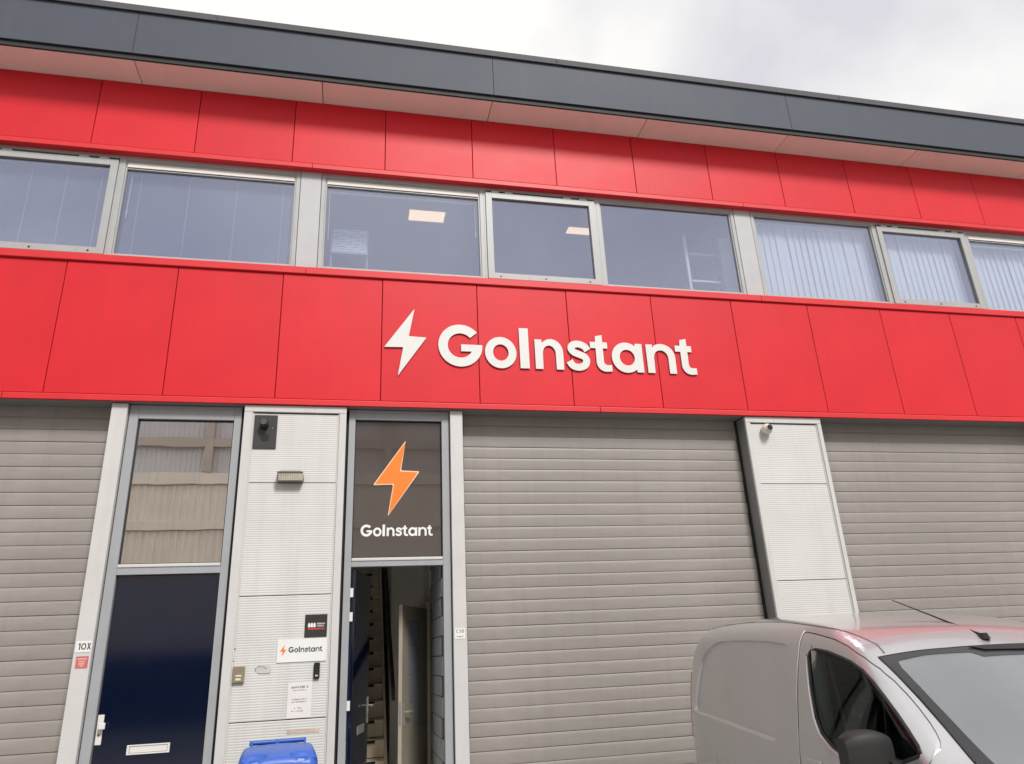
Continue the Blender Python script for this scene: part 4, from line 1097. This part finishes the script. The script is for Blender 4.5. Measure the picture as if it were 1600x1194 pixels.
def van_mesh(d, emboss=False):
    V = []; n = len(SECS[0]); m = 2 * n - 1
    for x, sec in zip(XS, SECS):
        xx = min(max(x, d), 4.38 - d)
        half = []
        zc = sec[-1][1]; zb = sec[0][1]
        for (y, z) in sec:
            t = (z - zb) / max(0.05, zc - zb)
            yy = y - d * min(1, y / 0.25)
            zz = z + d * (1 - 2 * t)
            if emboss and EBOX[0] < x < EBOX[1] and EBOX[2] < z < EBOX[3] and y > 0.5:
                yy -= 0.020 * (1 - sst(-0.014, 0.014, sdpoly(x, z, EMB)))
            # crease low on the flank
            half.append((yy, zz))
        for (y, z) in half: V.append((xx, -y, z))
        for (y, z) in half[::-1][1:]: V.append((xx, y, z))
    F = []
    for i in range(len(XS) - 1):
        for j in range(m):
            j2 = (j + 1) % m
            F.append((i * m + j, (i + 1) * m + j, (i + 1) * m + j2, i * m + j2))
    F.append(tuple(range(m))); F.append(tuple((len(XS) - 1) * m + j for j in range(m))[::-1])
    return V, F
def van_shell(d1, d2, emboss=False):
    a = van_mesh(d1, emboss); b = van_mesh(d2)
    mb = MB(); mb.add(*a); mb.add(b[0], [f[::-1] for f in b[1]])
    return mb
def tmp_obj(mb):
    me = bpy.data.meshes.new('tmp'); me.from_pydata(mb.v, [], mb.f); me.update()
    bm = bmesh.new(); bm.from_mesh(me); 
    bm.to_mesh(me); bm.free()
    o = bpy.data.objects.new('tmp', me); COL.objects.link(o); return o
def csg(base, ops):
    """base: MB or mesh; ops: list of (operation, MB)"""
    if isinstance(base, MB): o = tmp_obj(base)
    else:
        o = bpy.data.objects.new('tmp', base); COL.objects.link(o)
    cs = []
    for op, mb in ops:
        c = tmp_obj(mb); cs.append(c)
        md = o.modifiers.new('b', 'BOOLEAN'); md.operation = op; md.object = c
        md.solver = BOOL_SOLVER
    dg = bpy.context.evaluated_depsgraph_get(); dg.update()
    me = bpy.data.meshes.new_from_object(o.evaluated_get(dg))
    for c in cs: bpy.data.objects.remove(c)
    bpy.data.objects.remove(o)
    return me
BOOL_SOLVER = 'EXACT'
def offset_poly(poly, d):
    """grow (d>0) a simple outline"""
    n = len(poly); ar = sum(poly[i][0] * poly[(i + 1) % n][1] - poly[(i + 1) % n][0] * poly[i][1] for i in range(n))
    s = 1 if ar > 0 else -1; o = []
    for i in range(n):
        a = Vector(poly[i - 1]); p = Vector(poly[i]); b = Vector(poly[(i + 1) % n])
        u = (p - a).normalized(); v = (b - p).normalized()
        nu = Vector((u.y, -u.x)) * s; nv = Vector((v.y, -v.x)) * s
        k = (nu + nv); k = k / max(0.35, k.length_squared / 2) if k.length > 1e-6 else nu
        o.append(tuple(p + k * d))
    return o
DOOR = [(2.188, 1.690), (2.285, 1.678), (2.385, 1.663), (2.565, 1.635), (2.73, 1.593), (2.90, 1.530), (3.015, 1.469), (3.108, 1.407), (3.20, 1.338), (3.295, 1.264), (3.354, 1.217), (3.407, 1.172), (3.443, 1.139), (3.471, 1.108), (3.478, 1.06), (3.44, 0.96), (3.25, 0.82), (3.12, 0.66), (3.03, 0.44), (2.98, 0.38), (2.36, 0.38), (2.25, 0.46), (2.20, 0.62), (2.195, 0.9), (2.212, 1.13), (2.196, 1.32), (2.182, 1.473), (2.170, 1.63), (2.172, 1.672)]
WIN = [(2.287, 1.530), (2.295, 1.562), (2.314, 1.577), (2.367, 1.583), (2.522, 1.566), (2.691, 1.534), (2.806, 1.508), (2.935, 1.464), (3.04, 1.405), (3.14, 1.335), (3.24, 1.258), (3.33, 1.184), (3.40, 1.122), (3.425, 1.090), (3.41, 1.070), (3.30, 1.035), (3.1, 1.000), (2.90, 0.985), (2.76, 0.995), (2.62, 1.038), (2.50, 1.100), (2.43, 1.184), (2.372, 1.314), (2.322, 1.441)]
def side_prism(poly, sgn=-1, a=0.45, b=1.25):
    return MB().prism(poly, 'y', sgn * a, sgn * b)
# windscreen outline in (y, t) along the slope, turned into a prism along its normal
TX, TZ = 0.819, -0.574
NXv, NZv = 0.574, 0.819
WSC = [(-0.692, 1.533), (-0.61, 1.538), (-0.444, 1.549), (-0.286, 1.564), (-0.10, 1.571), (0.10, 1.571), (0.286, 1.564), (0.444, 1.549), (0.61, 1.538), (0.692, 1.533),
       (0.690, 1.66), (0.689, 1.78), (0.688, 1.90), (0.692, 2.01), (0.696, 2.12), (0.702, 2.22), (0.711, 2.33), (0.708, 2.44), (0.69, 2.475), (0.50, 2.51), (0.25, 2.535), (0, 2.542), (-0.25, 2.535), (-0.50, 2.51), (-0.69, 2.475), (-0.708, 2.44),
       (-0.711, 2.33), (-0.702, 2.22), (-0.696, 2.12), (-0.692, 2.01), (-0.688, 1.90), (-0.689, 1.78), (-0.690, 1.66)]
def ws_prism(poly, h0=2.6, h1=3.6):
    n = len(poly); vs = []
    for h in (h0, h1):
        for (y, t) in poly: vs.append((TX * t + NXv * h, y, TZ * t + NZv * h))
    ar = sum(poly[i][0] * poly[(i + 1) % n][1] - poly[(i + 1) % n][0] * poly[i][1] for i in range(n))
    f = [tuple(range(n))[::-1], tuple(range(n, 2 * n))] + [(i, (i + 1) % n, n + (i + 1) % n, n + i) for i in range(n)]
    if ar > 0: f = [q[::-1] for q in f]
    return MB().add(vs, f)
def vpart(name, me, m, smooth=35):
    me.name = name
    me.materials.clear(); me.materials.append(MT[m])
    for p in me.polygons: p.material_index = 0
    me.polygons.foreach_set('use_smooth', [True] * len(me.polygons)); me.set_sharp_from_angle(angle=R(smooth))
    return link(name, me, VN)
def fix(mb):
    me = bpy.data.meshes.new('tmp'); me.from_pydata(mb.v, [], mb.f); me.update()
    bm = bmesh.new(); bm.from_mesh(me); bmesh.ops.recalc_face_normals(bm, faces=bm.faces)
    bm.verts.index_update()
    mb.v = [tuple(v.co) for v in bm.verts]; mb.f = [tuple(v.index for v in f.verts) for f in bm.faces]
    bm.free(); bpy.data.meshes.remove(me); return mb
from mathutils.bvhtree import BVHTree
_vm = van_mesh(0)
VBVH = BVHTree.FromPolygons([Vector(v) for v in _vm[0]], _vm[1])
def side_pt(x, z, sg=-1, out=0.0):
    h = VBVH.ray_cast(Vector((x, sg * 2, z)), Vector((0, -sg, 0)))
    return Vector((x, h[0].y + sg * out, z))
def ws_pt(y, t, out=0.0):
    o = Vector((TX * t + NXv * 5, y, TZ * t + NZv * 5))
    h = VBVH.ray_cast(o, Vector((-NXv, 0, -NZv)))
    return h[0] + Vector((NXv, 0, NZv)) * out
SHELL = van_shell(0, 0.035)
ops = []
def carve(poly, sg, depth):
    """closed solid: the outline's slice of the flank down to a depth below the skin, walls drafted"""
    n = len(poly)
    a = offset_poly(poly, 0.009); b = offset_poly(poly, -0.009)
    cen = (sum(p[0] for p in poly) / n, sum(p[1] for p in poly) / n)
    vs = []; fs = []
    rings_ = [(a, None, 0.03), (a, None, 0.001), (b, None, -depth)]
    for k in range(1, 8):
        t = 1 - k / 8
        rings_.append(([(cen[0] + (p[0] - cen[0]) * t, cen[1] + (p[1] - cen[1]) * t) for p in b], None, -depth))
    for (pl, _, o) in rings_:
        for p in pl:
            q = side_pt(p[0], p[1], sg); vs.append((q.x, q.y + sg * o, q.z))
    m_ = len(rings_)
    for i in range(m_ - 1):
        for k in range(n):
            k2 = (k + 1) % n; fs.append((i * n + k, i * n + k2, (i + 1) * n + k2, (i + 1) * n + k))
    q = side_pt(cen[0], cen[1], sg); vs.append((q.x, q.y - sg * depth, q.z)); c0 = len(vs) - 1
    for k in range(n): fs.append(((m_ - 1) * n + k, (m_ - 1) * n + (k + 1) % n, c0))
    vs.append((q.x, q.y + sg * 0.03 + sg * 0.05, q.z)); c1 = len(vs) - 1
    for k in range(n): fs.append(((k + 1) % n, k, c1))
    return fix(MB().add(vs, fs))
def dense_poly(poly, step=0.03):
    o = []
    for i in range(len(poly)):
        p, q = poly[i], poly[(i + 1) % len(poly)]
        k = max(1, int(math.hypot(q[0] - p[0], q[1] - p[1]) / step))
        for j in range(k): o.append((p[0] + (q[0] - p[0]) * j / k, p[1] + (q[1] - p[1]) * j / k))
    return o
for sg in (-1, 1):
    ops.append(('DIFFERENCE', carve(dense_poly(EMB), sg, 0.022)))
GAP = [((p[0] - 0.008, p[1]) if p[0] < 2.215 and p[1] > 0.5 else p) for p in offset_poly(DOOR, 0.004)]
for sg in (-1, 1):
    ops.append(('DIFFERENCE', fix(side_prism(GAP, sg, 0.55))))
ops.append(('DIFFERENCE', fix(ws_prism(offset_poly(WSC, 0.003), 2.5, 3.6))))
for xw in (0.735, 3.463):
    for sg in (-1, 1):
        ops.append(('DIFFERENCE', fix(MB().cyl((xw, sg * 0.62, 0.33), 'y', 0.36, sg * 0.6, 32))))
body = vpart('body', csg(SHELL, ops), 'paint')
for sg in (-1, 1):
    dm = csg(SHELL, [('INTERSECT', fix(side_prism(offset_poly(DOOR, -0.002), sg, 0.55))), ('DIFFERENCE', fix(side_prism(WIN, sg, 0.5)))])
    vpart('door', dm, 'paint')
GLS = van_shell(0.006, 0.011)
for sg in (-1, 1):
    vpart('side_glass', csg(GLS, [('INTERSECT', fix(side_prism(offset_poly(WIN, -0.004), sg, 0.55)))]), 'vanglass', 60)
vpart('windscreen', csg(van_shell(0.003, 0.008), [('INTERSECT', fix(ws_prism(offset_poly(WSC, -0.004), 2.5, 3.6)))]), 'wsglass', 60)
FRIN = [(-0.615, 1.600), (-0.44, 1.598), (-0.19, 1.627), (-0.145, 1.675), (0.145, 1.675), (0.19, 1.627), (0.44, 1.598), (0.615, 1.600), (0.632, 1.66), (0.640, 2.40), (0.61, 2.435), (0, 2.50), (-0.61, 2.435), (-0.640, 2.40), (-0.632, 1.66)]
fr = csg(van_shell(0.0005, 0.0022), [('INTERSECT', fix(ws_prism(offset_poly(WSC, -0.006), 2.5, 3.6))), ('DIFFERENCE', fix(ws_prism(FRIN, 2.4, 3.7)))])
vpart('glass_border', fr, 'frit', 60)
def ribbon(pts, r, closed=True, n=6):
    if closed: pts = pts + [pts[0]]
    return MB().tube(pts, r, n, cap=not closed)
for sg in (-1, 1):
    dense = []
    pl = offset_poly(WIN, -0.003)
    for i in range(len(pl)):
        p, q = pl[i], pl[(i + 1) % len(pl)]
        for t in (0, .5): dense.append(side_pt(p[0] + (q[0] - p[0]) * t, p[1] + (q[1] - p[1]) * t, sg, -0.004))
    vpart('window_seal', mesh_of('window_seal', ribbon(dense, 0.011), None), 'rubber', 60)
    vpart('window_divider', mesh_of('window_divider', MB().tube([side_pt(3.128, 1.335, sg, -0.012), side_pt(3.165, 1.015, sg, -0.012)], 0.012, 6), None), 'rubber', 60)
    # ditch moulding between roof and flank
    rp_ = [(1.70, 0.644), (1.9, .648), (2.107, 0.650), (2.28, .651), (2.442, 0.650), (2.58, .642), (2.681, 0.634), (2.77, .628), (2.861, 0.626), (2.935, 0.640)]
    pts_ = []
    for x, y in [(0.35, .655), (0.7, .650), (1.2, .645)] + rp_:
        h = VBVH.ray_cast(Vector((x, sg * y, 3)), Vector((0, 0, -1))); pts_.append(h[0] + Vector((0, 0, 0.0005)))
    vpart('roof_moulding', mesh_of('roof_moulding', MB().tube(pts_, 0.006, 6), None), 'reveal', 60)
    ed = [side_pt(x, z, sg, 0.0005) for x, z in ((2.158, 1.70), (2.160, 1.672), (2.158, 1.63), (2.170, 1.473), (2.184, 1.32), (2.200, 1.13), (2.183, 0.9), (2.188, 0.62))]
    vpart('panel_edge', mesh_of('panel_edge', MB().tube(ed, 0.0065, 8), None), 'paint', 60)
    wl = offset_poly(WIN, 0.020)
    wl = [wl[k] for k in (15, 16, 17, 18, 19, 20, 21, 22, 23, 0, 1)]
    wl2 = []
    for p, q in zip(wl, wl[1:]):
        for t in (0, .5): wl2.append(side_pt(p[0] + (q[0] - p[0]) * t, p[1] + (q[1] - p[1]) * t, sg, 0.001))
    nn = len(wl2)
    vpart('window_surround', mesh_of('window_surround', MB().tube(wl2, [0.004 + 0.012 * math.sin(math.pi * min(1, (k + 1) / nn)) for k in range(nn)], 8), None), 'paint', 60)
# black edge along the windscreen
for sg in (-1, 1):
    pts_ = [ws_pt(sg * 0.691, 1.545, 0.001)] + [ws_pt(sg * y, t, 0.001) for y, t in ((0.689, 1.66), (0.688, 1.78), (0.687, 1.90), (0.691, 2.01), (0.695, 2.12), (0.701, 2.22), (0.709, 2.33))]
    vpart('screen_seal', mesh_of('screen_seal', MB().tube(pts_, 0.006, 6), None), 'rubber', 60)
# aerial
h = VBVH.ray_cast(Vector((2.955, 0, 3)), Vector((0, 0, -1)))
az = h[0].z
vpart('aerial_base', mesh_of('aerial_base', loft([[(2.90 + 0.10 * u, 0.028 * v_, az - 0.004) for u, v_ in ((0, 0), (.35, -1), (.8, -.9), (1, 0), (.8, .9), (.35, 1))], [(2.915 + 0.07 * u, 0.016 * v_, az + 0.03) for u, v_ in ((0, 0), (.35, -1), (.8, -.9), (1, 0), (.8, .9), (.35, 1))]]), None), 'black', 40)
vpart('aerial', mesh_of('aerial', MB().tube([(2.955, 0, az + 0.012), (2.84, 0, az + 0.05), (2.146, 0, 1.877)], [0.011, 0.0065, 0.0032], 8), None), 'black', 60)
# dark band at the top of the windscreen (sensor housing and mirror foot)
pts_a = [ws_pt(y, t, -0.03) for y, t in ((-0.175, 1.59), (0.0, 1.585), (0.175, 1.59))]; 
sh = MB()
topv = [ws_pt(y, 1.582, 0.004) for y in (-0.17, -0.06, 0.06, 0.19)] ; botv = [ws_pt(y, t, 0.004) for y, t in ((-0.16, 1.59), (-0.10, 1.625), (0.10, 1.635), (0.19, 1.635))]
sh.add(topv + botv + [v + Vector((NXv, 0, NZv)) * 0.006 for v in topv + botv], [(0, 1, 5, 4), (1, 2, 6, 5), (2, 3, 7, 6), (8, 12, 13, 9), (9, 13, 14, 10), (10, 14, 15, 11), (0, 8, 9, 1), (1, 9, 10, 2), (2, 10, 11, 3), (4, 5, 13, 12), (5, 6, 14, 13), (6, 7, 15, 14), (0, 4, 12, 8), (3, 11, 15, 7)])
vpart('sensor_cover', mesh_of('sensor_cover', sh, None), 'black', 30)
# wing mirrors
def mirror(sg):
    secs = []
    for k in range(9):
        t = k / 8; s_ = math.sin(math.pi * (0.10 + 0.80 * t)) ** 0.26
        y = 0.905 + 0.255 * t
        hh = 0.135 * s_; dd = 0.085 * s_
        secs.append([(3.20 + dd * (abs(math.cos(a)) ** 0.5) * (1 if math.cos(a) > 0 else -0.55), sg * y, 1.055 + hh * (abs(math.sin(a)) ** 0.5) * (1 if math.sin(a) > 0 else -1)) for a in [2 * math.pi * q / 24 for q in range(24)]])
    mb = loft(secs)
    M_ = vpart('wing_mirror', mesh_of('wing_mirror', fix(mb), None), 'mirror', 60)
    gm = MB().prism(rrect(0.945, 1.13, 0.965, 1.15, 0.03), 'x', 3.153, 3.147)
    gm.v = [(v[0], sg * v[1], v[2]) for v in gm.v]
    g_ = mesh_of('mirror_glass', fix(gm), MT['steel']); link('mirror_glass', g_, M_)
    fm = MB().prism([(3.14, 1.00), (3.42, 1.02), (3.40, 1.085), (3.30, 1.15), (3.24, 1.09)], 'y', sg * 0.80, sg * 0.86)
    fo = mesh_of('mirror_foot', fix(fm), MT['mirror']); link('mirror_foot', fo, M_)
    am = MB().prism([(3.18, 0.96), (3.30, 0.96), (3.30, 1.04), (3.18, 1.06)], 'y', sg * 0.85, sg * 0.95)
    link('mirror_arm', mesh_of('mirror_arm', fix(am), MT['mirror']), M_)
for sg in (-1, 1): mirror(sg)
# tail lamps, fuel flap, door handles, rub strip, front face
for sg in (-1, 1):
    tl = csg(van_shell(-0.004, 0.01), [('INTERSECT', fix(MB().box(-0.05, 0.075, min(sg * 0.70, sg * 1.0), max(sg * 0.70, sg * 1.0), 0.86, 1.40)))])
    vpart('tail_lamp', tl, 'tail', 50)
    hl = csg(van_shell(-0.003, 0.01), [('INTERSECT', fix(MB().prism([(3.86, 0.74), (4.40, 0.70), (4.40, 0.86), (4.10, 0.955), (3.80, 0.90)], 'y', sg * 0.42, sg * 1.0)))])
    vpart('headlamp', hl, 'lamp', 50)
    hp = side_pt(2.38, 0.93, sg)
    hm = MB().box(2.29, 2.47, hp.y - 0.012 if sg < 0 else hp.y - 0.005, hp.y + 0.005 if sg < 0 else hp.y + 0.012, 0.905, 0.945)
    hd = mesh_of('door_handle', hm, MT['paint']); bevel(link('door_handle', hd, VN), 0.008)
ff = csg(van_shell(-0.0025, 0.004), [('INTERSECT', fix(MB().cyl((0.60, -0.6, 0.76), 'y', 0.105, -0.5, 36)))])
vpart('fuel_flap', ff, 'paint', 50)
vpart('grille', csg(van_shell(-0.003, 0.01), [('INTERSECT', fix(MB().box(4.2, 4.5, -0.38, 0.38, 0.62, 0.76)))]), 'black', 50)
vpart('bumper', csg(van_shell(-0.006, 0.02), [('INTERSECT', fix(MB().box(3.85, 4.6, -1.0, 1.0, 0.29, 0.56)))]), 'mirror', 50)
vpart('floor_pan', mesh_of('floor_pan', MB().box(0.08, 3.95, -0.72, 0.72, 0.27, 0.30), None), 'dash')
vpart('bulkhead', mesh_of('bulkhead', MB().box(2.06, 2.08, -0.72, 0.72, 0.3, 1.62), None), 'dash')
vpart('headlining', mesh_of('headlining', MB().add([(2.08, -0.6, 1.70), (2.08, 0.6, 1.70), (2.85, 0.57, 1.58), (2.85, -0.57, 1.58)], [(0, 1, 2, 3)]), None), 'trimgrey')
for sg in (-1, 1):
    pm = MB().tube([(2.33, sg * 0.72, 1.60), (2.36, sg * 0.76, 1.35), (2.40, sg * 0.80, 1.05), (2.42, sg * 0.81, 0.8)], [0.045, 0.05, 0.055, 0.06], 8)
    vpart('pillar_trim', mesh_of('pillar_trim', pm, None), 'trimgrey', 60)
    vpart('seat_belt', mesh_of('seat_belt', MB().add([(2.375, sg * 0.70, 1.52), (2.42, sg * 0.70, 1.52), (2.50, sg * 0.68, 0.75), (2.455, sg * 0.68, 0.75)], [(0, 1, 2, 3)]), None), 'reveal', 60)
    y0 = sg * 0.40
    sm = loft([[(2.52 + p[0] * .5 - (z - 0.7) * 0.28, y0 + p[1], z) for p in rrect(-0.13, 0.13, -0.24 * k, 0.24 * k, 0.06, 3)] for z, k in ((0.62, 1.0), (0.9, 1.0), (1.15, 0.92), (1.24, 0.75))])
    St = vpart('seat', mesh_of('seat', sm, None), 'seatfab', 60)
    cm = mesh_of('cushion', loft([[(2.78 + p[0], y0 + p[1], z) for p in rrect(-0.28, 0.26, -0.25, 0.25, 0.06, 3)] for z in (0.40, 0.62, 0.66)]), MT['seatfab'], 60); link('cushion', cm, St)
    hm = mesh_of('head_rest', loft([[(2.36 + p[0], y0 + p[1], z) for p in rrect(-0.05 * k, 0.05 * k, -0.14 * k, 0.14 * k, 0.03 * k, 3)] for z, k in ((1.27, 0.8), (1.32, 1.0), (1.42, 1.0), (1.46, 0.75))]), MT['seatfab'], 60); link('head_rest', hm, St)
vpart('dashboard', mesh_of('dashboard', MB().prism([(3.05, 0.70), (3.02, 0.92), (3.12, 1.00), (3.55, 0.985), (3.62, 0.9), (3.6, 0.6)], 'y', -0.78, 0.78), None), 'dash', 30)
sw = [(2.93 - 0.08 * math.sin(a), 0.38 + 0.18 * math.cos(a), 0.98 + 0.17 * math.sin(a)) for a in [2 * math.pi * k / 24 for k in range(24)]]
vpart('steering_wheel', mesh_of('steering_wheel', ribbon(sw, 0.014).tube([(2.93, 0.38, 0.98), (3.15, 0.38, 0.86)], 0.03, 8), None), 'black', 60)
for k, (xw, sg) in enumerate(((0.735, -1), (0.735, 1), (3.463, -1), (3.463, 1))):
    Wt = holder('wheel', None, (0, 0, 0)); Wt.parent = VN; Wt.location = (xw, sg * 0.76, 0.315)
    prof = [(-0.10, 0.20), (-0.10, 0.285), (-0.085, 0.312), (0, 0.316), (0.085, 0.312), (0.10, 0.285), (0.10, 0.20)]
    mbt = MB(); N = 40; vs = []; fs = []
    for q in range(N):
        a_ = 2 * math.pi * q / N
        for (yy, rr_) in prof: vs.append((rr_ * math.cos(a_), yy, rr_ * math.sin(a_)))
    P_ = len(prof)
    for q in range(N):
        for j in range(P_ - 1): fs.append((q * P_ + j, q * P_ + j + 1, ((q + 1) % N) * P_ + j + 1, ((q + 1) % N) * P_ + j))
    mbt.add(vs, fs)
    link('tyre', mesh_of('tyre', fix(mbt), MT['tyre'], 40), Wt)
    link('rim', mesh_of('rim', fix(MB().cyl((0, -0.085 if sg < 0 else 0.0, 0), 'y', 0.205, 0.085, 32)), MT['rim'], 40), Wt)
    link('wheel_hub', mesh_of('wheel_hub', fix(MB().cyl((0, -0.10 if sg < 0 else 0.085, 0), 'y', 0.06, 0.015, 20)), MT['mirror'], 40), Wt)
# ------------------------------------------------------------------ paving stones along the fronts
pme = mesh_of('paving_slab', MB().box(-0.147, 0.147, -0.147, 0.147, -0.02, 0.012), MT['paving'])
cnt = 0
for iy in range(6):
    for ix in range(46):
        x = -5.2 + ix * 0.3 + (0.15 if iy % 2 else 0)
        inst('paving_slab', pme, pv, (x, -0.19 - iy * 0.3, GZ + 0.012 + random.uniform(-.001, .001)))
